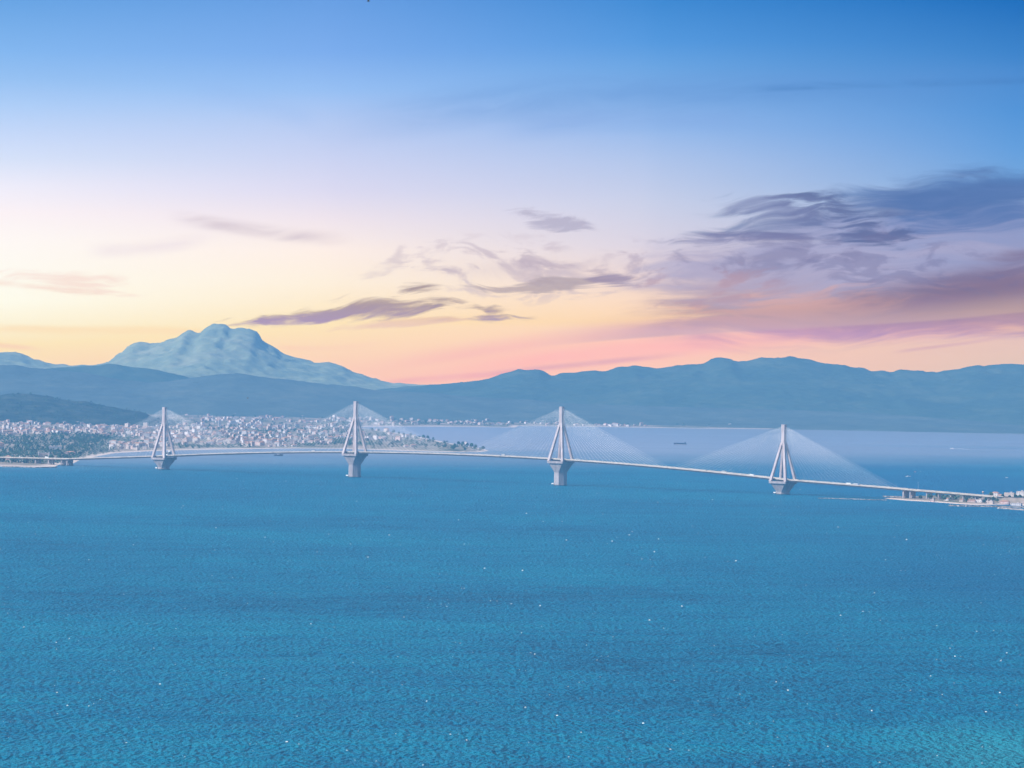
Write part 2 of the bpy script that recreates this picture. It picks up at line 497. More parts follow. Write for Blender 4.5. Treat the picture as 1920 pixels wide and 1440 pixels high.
def land_mat():
    m, nt, b = new_mat('coastal_land')
    p = pos(nt)
    n1 = noise(nt, vscale(nt, p, (1 / 160.0, 1 / 260.0, 0)), 1.0, 6.0, 0.6, 0.3)
    n2 = noise(nt, vscale(nt, p, (1 / 25.0, 1 / 40.0, 0)), 1.0, 4.0, 0.6)
    c = ramp(nt, n1 * 0.7 + n2 * 0.3, [(0.36, (0.05, 0.075, 0.045, 1)), (0.47, (0.16, 0.14, 0.10, 1)), (0.60, (0.36, 0.28, 0.24, 1))])
    sp = nt.nodes.new('ShaderNodeSeparateXYZ')
    nt.links.new(p.s, sp.inputs[0])
    z = S(nt, sp.outputs[2])
    c = mixc(nt, z.smooth(0.6, 2.2, 1.0, 0.0), c, (0.60, 0.48, 0.41, 1))     # pale beach
    nt.links.new(c.s, b.inputs['Base Color'])
    b.inputs['Roughness'].default_value = 0.95
    b.inputs['Specular IOR Level'].default_value = 0.1
    return m


def hill_mat(name, dark, mid_, pale, scale=400.0):
    m, nt, b = new_mat(name)
    p = pos(nt)
    n1 = noise(nt, vscale(nt, p, (1 / scale, 1 / scale, 1 / scale)), 1.0, 8.0, 0.62, 0.4)
    n2 = noise(nt, vscale(nt, p, (1 / 45.0, 1 / 45.0, 1 / 45.0)), 1.0, 4.0, 0.6)
    c = ramp(nt, n1 * 0.65 + n2 * 0.35, [(0.38, (*dark, 1)), (0.5, (*mid_, 1)), (0.64, (*pale, 1))])
    nt.links.new(c.s, b.inputs['Base Color'])
    b.inputs['Roughness'].default_value = 0.95
    b.inputs['Specular IOR Level'].default_value = 0.05
    return m


M['water'] = water_mat()
M['land'] = land_mat()
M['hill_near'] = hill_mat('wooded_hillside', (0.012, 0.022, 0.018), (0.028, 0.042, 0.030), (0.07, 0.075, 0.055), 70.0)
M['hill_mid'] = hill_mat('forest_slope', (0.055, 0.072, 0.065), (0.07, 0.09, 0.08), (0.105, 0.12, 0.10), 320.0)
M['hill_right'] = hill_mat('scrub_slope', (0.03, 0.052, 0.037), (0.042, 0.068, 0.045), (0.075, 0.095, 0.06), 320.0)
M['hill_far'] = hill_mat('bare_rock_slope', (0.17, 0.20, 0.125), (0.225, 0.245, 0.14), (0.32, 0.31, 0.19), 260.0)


# ------------------------------------------------------------------ mesh tools
class MB:
    """collects vertices and faces, then links them as one mesh object"""
    def __init__(self):
        self.v, self.f, self.m = [], [], []

    def add(self, verts, faces, mi=0):
        o = len(self.v)
        self.v.extend(tuple(map(float, p)) for p in verts)
        self.f.extend(tuple(i + o for i in fc) for fc in faces)
        self.m.extend([mi] * len(faces))

    def box(self, c, s, mi=0, rz=0.0):
        x, y, z = s[0] / 2, s[1] / 2, s[2] / 2
        ca, sa = math.cos(rz), math.sin(rz)
        vs = []
        for dz in (-z, z):
            for dx, dy in ((-x, -y), (x, -y), (x, y), (-x, y)):
                vs.append((c[0] + dx * ca - dy * sa, c[1] + dx * sa + dy * ca, c[2] + dz))
        self.add(vs, [(3, 2, 1, 0), (4, 5, 6, 7), (0, 1, 5, 4), (1, 2, 6, 5), (2, 3, 7, 6), (3, 0, 4, 7)], mi)

    def loft(self, rings, mi=0, cap=True, closed=True):
        n = len(rings[0])
        vs = [p for r in rings for p in r]
        fs = []
        for k in range(len(rings) - 1):
            for i in range(n if closed else n - 1):
                j = (i + 1) % n
                fs.append((k * n + i, k * n + j, (k + 1) * n + j, (k + 1) * n + i))
        if cap:
            fs.append(tuple(reversed(range(n))))
            fs.append(tuple(range((len(rings) - 1) * n, len(rings) * n)))
        self.add(vs, fs, mi)

    def tube(self, a, b, r0, r1=None, n=6, mi=0, cap=True):
        r1 = r0 if r1 is None else r1
        a, b = Vector(a), Vector(b)
        d = (b - a).normalized()
        u = d.orthogonal().normalized()
        w = d.cross(u)
        rings = []
        for c, r in ((a, r0), (b, r1)):
            rings.append([tuple(c + u * (r * math.cos(2 * math.pi * i / n)) + w * (r * math.sin(2 * math.pi * i / n))) for i in range(n)])
        self.loft(rings, mi, cap)

    def build(self, name, mats, parent=None, smooth=False):
        me = D.meshes.new(name)
        me.from_pydata(self.v, [], self.f)
        for mt in (mats if isinstance(mats, (list, tuple)) else [mats]):
            me.materials.append(M[mt] if isinstance(mt, str) else mt)
        me.polygons.foreach_set('material_index', self.m)
        if smooth:
            me.polygons.foreach_set('use_smooth', [True] * len(me.polygons))
        me.update()
        o = D.objects.new(name, me)
        COL.objects.link(o)
        o.parent = parent
        return o


def tag(o, label=None, cat=None, group=None, kind=None):
    if label: o['label'] = label
    if cat: o['category'] = cat
    if group: o['group'] = group
    if kind: o['kind'] = kind
    return o


def empty(name, loc, rz=0.0):
    o = D.objects.new(name, None)
    COL.objects.link(o)
    o.location = tuple(map(float, loc))
    o.rotation_euler = (0, 0, rz)
    o.empty_display_size = 5
    return o


KIDS = {}


def kids_of(o):
    return [c for c in D.objects if c.parent is o]


def dup(root, loc, rz=0.0, sc=1.0):
    """a copy of a thing with copies of its parts and sub-parts"""
    if root.name not in KIDS:
        KIDS[root.name] = [(c, kids_of(c)) for c in kids_of(root)]
    r = root.copy()
    COL.objects.link(r)
    r.location = tuple(map(float, loc))
    r.rotation_euler = (0, 0, rz)
    r.scale = (sc, sc, sc) if np.isscalar(sc) else sc
    for c, gs in KIDS[root.name]:
        c2 = c.copy()
        COL.objects.link(c2)
        c2.parent = r
        for g in gs:
            g2 = g.copy()
            COL.objects.link(g2)
            g2.parent = c2
    return r


def grid_object(name, X, Y, Z, mat, smooth=True):
    r, c = X.shape
    co = np.stack([X, Y, Z], -1).reshape(-1, 3).astype(np.float32)
    i = np.arange(r * c).reshape(r, c)
    q = np.stack([i[:-1, :-1], i[:-1, 1:], i[1:, 1:], i[1:, :-1]], -1).reshape(-1, 4)
    me = D.meshes.new(name)
    me.vertices.add(len(co))
    me.vertices.foreach_set('co', co.ravel())
    me.loops.add(q.size)
    me.loops.foreach_set('vertex_index', q.ravel().astype(np.int32))
    me.polygons.add(len(q))
    me.polygons.foreach_set('loop_start', np.arange(0, q.size, 4, dtype=np.int32))
    me.polygons.foreach_set('use_smooth', np.full(len(q), smooth))
    me.update(calc_edges=True)
    me.validate()
    me.materials.append(M[mat])
    o = D.objects.new(name, me)
    COL.objects.link(o)
    return o


def vnoise(x, y, seed):
    xi, yi = np.floor(x).astype(np.int64), np.floor(y).astype(np.int64)
    fx, fy = x - xi, y - yi
    fx, fy = fx * fx * (3 - 2 * fx), fy * fy * (3 - 2 * fy)

    def h(a, b):
        n = (a * 374761393 + b * 668265263 + seed * 974634777) & 0xFFFFFFFF
        n = ((n ^ (n >> 13)) * 1274126177) & 0xFFFFFFFF
        n = n ^ (n >> 16)
        return (n & 0xFFFF) / 65535.0
    return (h(xi, yi) * (1 - fx) + h(xi + 1, yi) * fx) * (1 - fy) + (h(xi, yi + 1) * (1 - fx) + h(xi + 1, yi + 1) * fx) * fy


def fbm(x, y, seed, octv=5, gain=0.5):
    s, a, t = 0.0, 1.0, 0.0
    for k in range(octv):
        s = s + a * vnoise(x * 2 ** k + 17.3 * k, y * 2 ** k - 9.1 * k, seed + k)
        t += a
        a *= gain
    return s / t


def ridged(x, y, seed, octv=5):
    s, a, t = 0.0, 1.0, 0.0
    for k in range(octv):
        s = s + a * (1 - np.abs(2 * vnoise(x * 2 ** k + 5.3 * k, y * 2 ** k - 3.7 * k, seed + k) - 1))
        t += a
        a *= 0.5
    return s / t


# ------------------------------------------------------------------ sea
xs = np.linspace(-9000, 9000, 61)
ys = np.linspace(-2500, 24900, 63)
GX, GY = np.meshgrid(xs, ys)
o = grid_object('water', GX, GY, np.zeros_like(GX), 'water')
tag(o, 'blue rippled sea filling the strait and the bay behind the bridge', 'sea', kind='structure')

# ------------------------------------------------------------------ land with the town
SHORE = [(-900, 893), (-400, 884), (-100, 878), (0, 874.5), (60, 875.2), (102, 875), (112, 871), (138, 868.5), (150, 862), (190, 854), (215, 849.5), (300, 845),
         (430, 842), (560, 840.5), (640, 841), (700, 843), (760, 845), (850, 847.5), (900, 847.5), (916, 845.5), (908, 842.5), (885, 838),
         (845, 831), (800, 822), (760, 814), (720, 808), (690, 804.5), (668, 801.3), (690, 799.8), (780, 799.5), (900, 800.5), (965, 801.5), (972, 798.5),
         (1080, 799.5), (1200, 801.5), (1300, 803), (1400, 804), (1500, 805), (1600, 807), (1700, 808.5), (1800, 810), (1920, 812), (2300, 819), (2700, 827)]
SH = np.array([ground(a, b)[:2] for a, b in SHORE])
SH = np.vstack([SH, [[6000, 24000], [-6000, 24000], [-4500, 9000]]])


def poly_sd(P, x, y):
    """distance to the outline, positive inside"""
    d2 = np.full(x.shape, 1e18)
    inside = np.zeros(x.shape, bool)
    n = len(P)
    for i in range(n):
        a, b = P[i], P[(i + 1) % n]
        e = b - a
        t = np.clip(((x - a[0]) * e[0] + (y - a[1]) * e[1]) / (e @ e + 1e-9), 0, 1)
        d2 = np.minimum(d2, (x - a[0] - e[0] * t) ** 2 + (y - a[1] - e[1] * t) ** 2)
        cnd = ((a[1] > y) != (b[1] > y)) & (x < (b[0] - a[0]) * (y - a[1]) / (b[1] - a[1] + 1e-12) + a[0])
        inside ^= cnd
    return np.where(inside, 1, -1) * np.sqrt(d2)


def land_z(x, y):
    x, y = np.asarray(x, float), np.asarray(y, float)
    d = poly_sd(SH, x, y)
    z = np.clip(d * 0.05, -3.0, 2.2)
    inl = np.clip(d - 150, 0, None)
    z = z + np.clip(inl, 0, 9000) * 0.0058 * (0.75 + 0.5 * fbm(x / 900, y / 1200, 4, 3))
    z = z + np.clip(d / 300, 0, 1) * 9.0 * (fbm(x / 260, y / 420, 8, 4) - 0.35).clip(0)
    cape = np.exp(-((x + 230) / 260.0) ** 2 - ((y - 11900) / 900.0) ** 2)
    z = z + np.clip(d / 60, 0, 1) * 8 * cape
    return z, d


uu = np.linspace(-1650 / F, 1700 / F, 640)
yy = np.geomspace(9450, 21500, 330)
U, YY = np.meshgrid(uu, yy)
LX, LY = U * YY, YY
LZ, LD = land_z(LX, LY)
o = grid_object('coastal_land', LX, LY, LZ, 'land')
tag(o, 'low coastal plain under the town beyond the bridge', 'land', kind='structure')


# ------------------------------------------------------------------ hills and mountains
def ridge(name, outline, yc, front, back, mat, x0, x1, res, amp, nscale, seed, rough=0.0, power=1.3, rid=0.6, crag=0.0):
    pts = np.array([at_dist(a, b, yc)[[0, 2]] for a, b in outline])
    xs = np.arange(x0, x1, res)
    ys = np.concatenate([np.linspace(yc - front, yc, int(front / res) + 1)[:-1], np.linspace(yc, yc + back, max(6, int(back / (res * 3))))])
    X, Y = np.meshgrid(xs, ys)
    warp = (fbm(X / (nscale * 1.5), Y / (nscale * 1.5), seed + 31, 3) - 0.5) * nscale * 0.9 * np.clip(np.abs(Y - yc) / front, 0, 1)
    fx = np.arange(x0 - 1500, x1 + 1500, 10.0)
    fh = np.interp(fx, pts[:, 0], pts[:, 1])
    kr = np.hanning(91)
    fs = np.convolve(np.pad(fh, 45, mode='edge'), kr / kr.sum(), 'valid')
    tt = np.clip(np.abs(Y - yc) / front * 2.2, 0, 1)
    H = np.interp(X + warp, fx, fh) * (1 - tt) + np.interp(X + warp, fx, fs) * tt
    if crag:
        H = H + np.clip(crag * (ridged(X / 95.0, Y / 150.0, seed + 70, 4) - 0.66) * 2.0, -0.5 * crag, 0.2 * crag) * np.clip((H - 120) / 150, 0.15, 1)
    t = np.where(Y < yc, (yc - Y) / front, (Y - yc) / back)
    sh = np.clip(1 - t, 0, 1) ** power
    rn = ridged(X / nscale, Y / nscale, seed, 6) - 0.62
    nz = rid * rn + (1 - rid) * (fbm(X / (nscale * 0.6), Y / (nscale * 0.6), seed + 9, 5) - 0.5)
    env = np.clip(4 * sh * (1 - sh), 0, 1) ** 0.7
    Z = H * sh + amp * nz * env
    if rough:
        Z = Z + rough * (fbm(X / (res * 2.1), Y / (res * 2.1), seed + 50, 2, 0.7) - 0.5) * np.clip(sh * 3, 0, 1)
    Z = np.minimum(Z, H + rough)
    Z = np.where(sh <= 0.0, -3.5, Z)
    return grid_object(name, X, Y, np.maximum(Z, -3.5), mat), (xs, ys, Z)


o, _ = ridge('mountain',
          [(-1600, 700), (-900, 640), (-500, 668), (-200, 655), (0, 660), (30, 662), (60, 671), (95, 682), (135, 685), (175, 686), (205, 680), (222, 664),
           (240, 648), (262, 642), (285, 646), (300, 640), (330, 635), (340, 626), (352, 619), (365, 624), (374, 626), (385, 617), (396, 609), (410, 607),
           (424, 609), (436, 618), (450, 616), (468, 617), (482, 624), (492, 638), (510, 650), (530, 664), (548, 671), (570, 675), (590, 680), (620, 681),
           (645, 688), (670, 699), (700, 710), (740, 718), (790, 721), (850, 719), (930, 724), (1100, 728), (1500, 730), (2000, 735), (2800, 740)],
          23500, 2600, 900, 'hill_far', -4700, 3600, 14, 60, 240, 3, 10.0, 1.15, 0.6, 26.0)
tag(o, 'pale rocky mountain with a knobbly summit, farthest on the left', 'mountain', kind='structure')
o, _ = ridge('mountain_spur',
          [(-900, 740), (-300, 712), (0, 700), (100, 690), (150, 687), (185, 685.5), (205, 681), (225, 684), (250, 689), (285, 691.5), (310, 697), (340, 704), (365, 712), (500, 730), (900, 760)],
          20950, 600, 500, 'hill_right', -4200, 1000, 14, 40, 400, 6, 4.0, 1.1)
tag(o, 'blue-green spur in front of the left foot of the rocky mountain', 'mountain spur', kind='structure')
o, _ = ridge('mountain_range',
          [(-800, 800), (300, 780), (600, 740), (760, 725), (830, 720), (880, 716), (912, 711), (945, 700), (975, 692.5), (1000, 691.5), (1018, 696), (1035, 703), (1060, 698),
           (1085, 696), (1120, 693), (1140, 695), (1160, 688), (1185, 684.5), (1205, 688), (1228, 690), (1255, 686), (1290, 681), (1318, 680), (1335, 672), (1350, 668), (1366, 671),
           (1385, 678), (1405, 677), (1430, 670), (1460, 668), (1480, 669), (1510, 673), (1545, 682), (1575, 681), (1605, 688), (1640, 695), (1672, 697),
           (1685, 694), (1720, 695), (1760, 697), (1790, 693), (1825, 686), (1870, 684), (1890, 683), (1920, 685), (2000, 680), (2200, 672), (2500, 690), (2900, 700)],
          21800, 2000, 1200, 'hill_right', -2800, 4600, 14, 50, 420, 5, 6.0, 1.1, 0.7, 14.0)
tag(o, 'blue-green mountain range filling the right half of the far shore', 'mountain range', kind='structure')
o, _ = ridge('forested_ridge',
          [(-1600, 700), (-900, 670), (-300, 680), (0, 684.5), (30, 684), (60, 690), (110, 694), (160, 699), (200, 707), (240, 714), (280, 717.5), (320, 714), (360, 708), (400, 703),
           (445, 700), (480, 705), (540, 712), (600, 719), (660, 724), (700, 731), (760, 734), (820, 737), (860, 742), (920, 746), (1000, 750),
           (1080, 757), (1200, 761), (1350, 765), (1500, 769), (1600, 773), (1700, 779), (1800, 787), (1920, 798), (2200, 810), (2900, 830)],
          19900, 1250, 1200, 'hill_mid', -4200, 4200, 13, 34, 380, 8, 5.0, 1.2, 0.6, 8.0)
tag(o, 'long low forested ridge in blue haze behind the town', 'ridge', kind='structure')
o, HILL = ridge('wooded_hill',
          [(-900, 770), (-500, 752), (-200, 744), (-60, 746), (0, 742), (25, 738), (60, 738.5), (95, 743), (118, 750), (140, 752), (160, 752), (178, 757), (205, 762), (235, 768),
           (262, 771), (276, 776), (284, 783), (330, 800)],
          16300, 900, 900, 'hill_near', -3600, -1150, 12, 16, 160, 12, 7.0, 0.9, 0.4)
tag(o, 'dark wooded hill above the town at the left edge', 'hill', kind='structure')

# ------------------------------------------------------------------ headland at the near end
HEAD = [(1657, 934.2), (1668, 935.5), (1700, 938.4), (1745, 941), (1790, 944.5), (1830, 946.8), (1860, 946.5), (1888, 945.5), (1920, 948), (2100, 956), (2500, 975),
        (2500, 920), (2100, 921), (1980, 924), (1920, 925.5), (1880, 927.5), (1830, 929), (1780, 929), (1740, 930), (1705, 931.5), (1680, 932.5)]
HD = np.array([ground(a, b)[:2] for a, b in HEAD])

PYL = [np.array([-772.0 + 438.0 * i, 9690.0 - 349.0 * i]) for i in range(4)]
E = np.array([438.0, -349.0]) / 560.0
MID = (PYL[0] + PYL[3]) / 2
BR = math.atan2(E[1], E[0])
NRM = np.array([-E[1], E[0]])            # away from the camera


def bp(s, off=0.0, z=0.0):
    q = MID + E * s + NRM * off
    return np.array([q[0], q[1], z])


def deck_h(s):
    a = abs(s)
    if a < 840:
        return 57 - 27 * (a / 840) ** 2
    if s > 0:
        return 30 - 0.034 * (a - 840) - 0.000004 * (a - 840) ** 2
    return 30 - 0.05 * (a - 840) if a < 1126 else max(12.0, 15.7 - 0.012 * (a - 1126))


hx = np.arange(HD[:, 0].min() - 40, HD[:, 0].max() + 40, 9.0)
hy = np.arange(HD[:, 1].min() - 40, HD[:, 1].max() + 40, 13.0)
HX, HY = np.meshgrid(hx, hy)


def head_z(x, y):
    x, y = np.asarray(x, float), np.asarray(y, float)
    d = poly_sd(HD, x, y) + 9 * (fbm(x / 30, y / 30, 77, 3) - 0.5)
    z = np.clip(d * 0.10, -3, 1.6) + np.clip(d / 60, 0, 1) * 2.4 * fbm(x / 45, y / 60, 21, 4)
    s = (x - MID[0]) * E[0] + (y - MID[1]) * E[1]
    off = np.abs((x - MID[0]) * NRM[0] + (y - MID[1]) * NRM[1])
    ht = np.interp(s, [1330, 1345, 1365, 1700, 2600], [0, 6, 12.4, 8.5, 6.0])
    bank = np.clip(1 - np.clip(off - 14, 0, None) / 26.0, 0, 1) * ht
    return np.maximum(z, np.where(d > 0, bank, z)), d


HZ, _ = head_z(HX, HY)
o = grid_object('headland', HX, HY, HZ, 'land')
tag(o, 'low sandy headland under the approach viaduct at right', 'headland', kind='structure')


# ------------------------------------------------------------------ bridge
bridge = empty('cable_stayed_bridge', (MID[0], MID[1], 0), BR)
tag(bridge, 'long white cable-stayed road bridge with four pylons crossing the strait', 'bridge')
SS = np.concatenate([np.arange(-1126, 1126, 11.26), [1126.0]])


def strip(mb, prof, ss, hf, mi=0):
    mb.loft([[(s, y, hf(s) + z) for y, z in prof] for s in ss], mi)


mb = MB()
strip(mb, [(-13.6, 0), (-13.6, -0.6), (-13.0, -0.8), (13.0, -0.8), (13.6, -0.6), (13.6, 0)], SS, deck_h)
deck = mb.build('deck', 'deck', bridge)
mb = MB()
for y in (-12.2, 12.2):
    strip(mb, [(y - 0.5, -0.802), (y - 0.5, -3.2), (y + 0.5, -3.2), (y + 0.5, -0.802)], SS, deck_h)
for s in np.arange(-1110, 1111, 20.0):
    mb.box((s, 0, deck_h(s) - 2.1), (0.5, 23.3, 1.5))
mb.build('girder', 'girder', deck)
mb = MB()
for y in (-6.3, 6.3):
    strip(mb, [(y - 5.0, 0.004), (y - 5.0, 0.02), (y + 5.0, 0.02), (y + 5.0, 0.004)], SS, deck_h)
mb.build('road_surface', 'asphalt', deck)
for y in (-13.3, 13.3):
    mb = MB()
    strip(mb, [(y - 0.13, 0.003), (y + 0.13, 0.003), (y + 0.08, 1.25), (y - 0.08, 1.25)], SS, deck_h)
    for s in np.arange(-1120, 1121, 24.0):
        mb.box((s, y, deck_h(s) + 0.75), (0.35, 0.34, 1.44))
    mb.build('railing', 'deck', deck)
mb = MB()
strip(mb, [(-0.3, 0.003), (0.3, 0.003), (0.12, 0.85), (-0.12, 0.85)], SS, deck_h)
mb.build('median_barrier', 'deck', deck)
for s in np.arange(-1100, 1101, 44.0):
    mb = MB()
    z0 = deck_h(s)
    mb.tube((s, 12.7, z0 + 0.003), (s, 12.7, z0 + 9.5), 0.16, 0.09)
    mb.tube((s, 12.7, z0 + 9.45), (s, 10.2, z0 + 9.9), 0.08, 0.07)
    mb.box((s, 9.9, z0 + 9.9), (0.35, 0.9, 0.18))
    mb.build('lamp_post', 'silver', deck)

PZ = [26.0, 50.0, 50.0, 26.0]
cables = []
for i, sp_ in enumerate((-840, -280, 280, 840)):
    pz = PZ[i]
    top = pz + 112.6
    # mast head: square box that widens where the legs run in
    mb = MB()

    def sq(h, z, c=0.5):
        return [(sp_ + x, y, z) for x, y in ((-h + c, -h), (h - c, -h), (h, -h + c), (h, h - c), (h - c, h), (-h + c, h), (-h, h - c), (-h, -h + c))]
    mb.loft([sq(4.6, pz + 71), sq(4.1, pz + 79), sq(3.9, pz + 92), sq(4.1, top - 1.6), sq(4.35, top - 1.6), sq(4.35, top)])
    for q in (-1, 1):                                    # anchor slots, recessed strips down the faces that carry the stays
        mb.box((sp_ + q * 4.05, 0, pz + 95), (0.5, 1.8, 26))
    pyl = mb.build('pylon', 'concrete', bridge)
    for a in (-1, 1):
        for b in (-1, 1):
            mb = MB()
            rings = []
            for t in np.linspace(0, 1, 7):
                ease = t
                cx, cy = sp_ + a * (18.0 * (1 - ease) + 2.6 * ease), b * (17.4 * (1 - ease) + 2.6 * ease)
                h = 2.6 * (1 - t) + 2.2 * t
                z = pz + t * 76.0
                rings.append([(cx - h, cy - h, z), (cx + h, cy - h, z), (cx + h, cy + h, z), (cx - h, cy + h, z)])
            mb.loft(rings)
            mb.build('leg', 'concrete', pyl)
    # pier head: square platform on an inverted pyramid
    mb = MB()

    def ring(h, c, z):
        return [(sp_ + x, y, z) for x, y in ((-h + c, -h), (h - c, -h), (h, -h + c), (h, h - c), (h - c, h), (-h + c, h), (-h, h - c), (-h, -h + c))]
    zb = pz - 22.5 if i in (1, 2) else 6.0
    mb.loft([ring(13.0, 13.0 * 0.586, zb), ring(18.6, 1.6, pz - 4.6), ring(20.4, 0.5, pz - 4.3), ring(20.4, 0.5, pz - 0.004)])
    mb.build('pier_head', 'pier', pyl)
    mb = MB()
    for a in (-1, 1):                                   # cross beams and plinths that carry the deck
        mb.box((sp_ + a * 14, 0, pz + 0.35), (3.0, 29.0, 0.7))
        for b in (-1, 1):
            mb.box((sp_ + a * 18, b * 17.4, pz + 0.9), (5.6, 5.6, 1.8))
    mb.build('plinth', 'concrete', pyl)
    mb = MB()
    mb.loft([ring(13.6, 13.6 * 0.586, -3.0), ring(13.6, 13.6 * 0.586, 1.6), ring(12.9, 12.9 * 0.586, 1.9), ring(12.7, 12.7 * 0.586, zb - 0.003)])
    mb.build('pier_shaft', 'pier', pyl)
    mb = MB()
    mb.box((sp_ - 13.4, -3.0, 9.0), (0.5, 2.4, 16.0) if i in (1, 2) else (0.5, 2.4, 6.0))
    mb.box((sp_ - 12.6, -9.0, 3.4), (5.0, 4.0, 2.4))
    mb.build('access_ladder', 'white', pyl)
    for d in (-1, 1):
        for k in range(23):
            for b in (-1, 1):
                so = sp_ + d * (24.0 + k * 11.1)
                za = pz + 80.5 + 1.28 * k
                a_ = Vector((sp_ + d * 3.9, b * 2.2, za))
                e_ = Vector((so, b * 12.2, deck_h(so) + 0.4))
                p0, p1 = bp(a_.x, a_.y), bp(e_.x, e_.y)
                cables.append((math.hypot(p1[0] - p0[0], e_.z - a_.z) / p0[1] * (1.0 if b < 0 else 0.97), a_, e_, pyl))
cables.sort(key=lambda c: -c[0])
mb = MB()
for k, (_, a_, e_, pyl) in enumerate(cables):
    if k < 100:
        cb = MB()
        cb.tube(a_, e_, 0.09, 0.09, 5)
        cb.build('stay_cable', 'cable', pyl)
    else:
        mb.tube(a_, e_, 0.09, 0.09, 5)
o = mb.build('stay_cables', 'cable', bridge)
tag(o, kind='stuff')


# ------------------------------------------------------------------ approach viaducts
def viaduct(s0, s1, piers, label):
    sgn = 1 if s1 > s0 else -1
    root = empty('approach_viaduct', bp(s0), BR)
    tag(root, label, 'viaduct')
    o0 = s0

    def hh(s):
        return deck_h(s + o0)
    ss = np.arange(0, (s1 - s0) + sgn, 10.0 * sgn)
    if sgn < 0:
        ss = ss[::-1]
    m = MB()
    strip(m, [(-12.5, 0), (-12.5, -0.9), (-9.5, -1.6), (-9.0, -2.6), (9.0, -2.6), (9.5, -1.6), (12.5, -0.9), (12.5, 0)], ss, hh)
    dk = m.build('deck', 'deck', root)
    m = MB()
    strip(m, [(-11.6, 0.004), (-11.6, 0.02), (11.6, 0.02), (11.6, 0.004)], ss, hh)
    m.build('road_surface', 'asphalt', dk)
    for y in (-12.2, 12.2):
        m = MB()
        strip(m, [(y - 0.12, 0.003), (y + 0.12, 0.003), (y + 0.09, 1.1), (y - 0.09, 1.1)], ss, hh)
        m.build('railing', 'deck', dk)
    for s, cols, wide in piers:
        m = MB()
        zt = hh(s - o0) - 2.605
        for y in cols:
            m.box((s - o0, y, zt / 2 - 1.5), (wide, 2.4, zt + 3.0 - 1.4))
        m.box((s - o0, 0, zt - 0.7), (wide + 0.6, 19.0, 1.4))
        m.box((s - o0, 0, 0.2), (wide + 3.0, 21.0, 2.4))
        m.build('pier', 'pier', root)
    return root


viaduct(1126.3, 1352, [(1131, (-8, -2.7, 2.7, 8), 3.4), (1147, (-8, -2.7, 2.7, 8), 2.4), (1185, (-8, 0, 8), 2.2), (1212, (-8, 0, 8), 2.2), (1240, (-8, 0, 8), 2.0), (1268, (-8, 0, 8), 2.0), (1296, (-8, 0, 8), 2.0), (1324, (-8, 0, 8), 2.0)],
        'concrete approach viaduct on short piers over the sandy headland at the right end')
viaduct(-1126.3, -1450, [(-1131, (-8, -2.7, 2.7, 8), 3.4), (-1149, (-8, -2.7, 2.7, 8), 2.6), (-1190, (-8, 0, 8), 3.2), (-1232, (-8, 0, 8), 3.2), (-1272, (-8, 0, 8), 3.0), (-1312, (-8, 0, 8), 3.0), (-1352, (-8, 0, 8), 3.0), (-1392, (-8, 0, 8), 3.0), (-1430, (-8, 0, 8), 3.0)],
        'concrete approach viaduct on wall piers over the beach at the left end')
# road on the bank beyond the right viaduct
mb = MB()
mb.loft([[(bp(s, y)[0], bp(s, y)[1], z + zz) for y, zz in ((-11.5, -0.5), (-11.5, 0.25), (11.5, 0.25), (11.5, -0.5))]
         for s, z in ((1352.5, 12.4), (1370, 12.35), (1520, 10.6), (1700, 8.6), (2600, 6.1))])
o = mb.build('road', 'asphalt')
tag(o, 'approach road running down its bank from the right viaduct', 'road', kind='structure')


# ------------------------------------------------------------------ vehicles on the deck
def make_car(paint):
    r = empty('car', (0, 0, 0))
    m = MB()
    prof = [(-2.2, 0.35), (-2.25, 0.75), (-2.0, 0.95), (-1.45, 1.0), (1.0, 0.98), (2.0, 0.85), (2.2, 0.6), (2.15, 0.35)]
    m.loft([[(x, y, z) for x, z in prof] for y in (-0.85, 0.85)])
    m.build('body', paint, r)
    m = MB()
    m.loft([[(x, y * 0.8, z) for x, z in [(-1.75, 1.0), (-1.25, 1.45), (0.3, 1.47), (1.05, 1.0)]] for y in (-0.95, 0.95)])
    m.build('cabin', 'glass', r)
    m = MB()
    m.box((-0.45, 0, 1.5), (1.5, 1.4, 0.06))
    m.build('roof', paint, r)
    for x in (-1.35, 1.35):
        for y in (-0.8, 0.8):
            m = MB()
            m.tube((x, y - 0.11, 0.33), (x, y + 0.11, 0.33), 0.33, n=10)
            m.build('wheel', 'rubber', r)
    return r


def make_truck(paint, body, ln):
    r = empty('lorry', (0, 0, 0))
    m = MB()
    m.box((-1.3, 0, 2.35), (ln, 2.5, 2.9))
    m.build('cargo_box', body, r)
    m = MB()
    x0 = ln / 2 - 1.3 + 0.3
    m.loft([[(x0 + x, y, z) for x, z in [(0, 0.7), (2.1, 0.7), (2.1, 1.7), (1.7, 2.9), (0, 3.0)]] for y in (-1.2, 1.2)])
    cab = m.build('cab', paint, r)
    m = MB()
    m.loft([[(x0 + x, y, z) for x, z in [(2.13, 1.75), (1.76, 2.8), (1.5, 2.8), (1.8, 1.75)]] for y in (-1.1, 1.1)])
    m.build('windscreen', 'glass', cab)
    m = MB()
    m.box((0, 0, 0.75), (ln + 2, 1.0, 0.3))
    m.build('chassis', 'girder', r)
    for x in (-ln / 2 - 0.1, -ln / 2 + 1.2, x0 + 1.1):
        for y in (-1.05, 1.05):
            m = MB()
            m.tube((x, y - 0.15, 0.5), (x, y + 0.15, 0.5), 0.5, n=10)
            m.build('wheel', 'rubber', r)
    return r


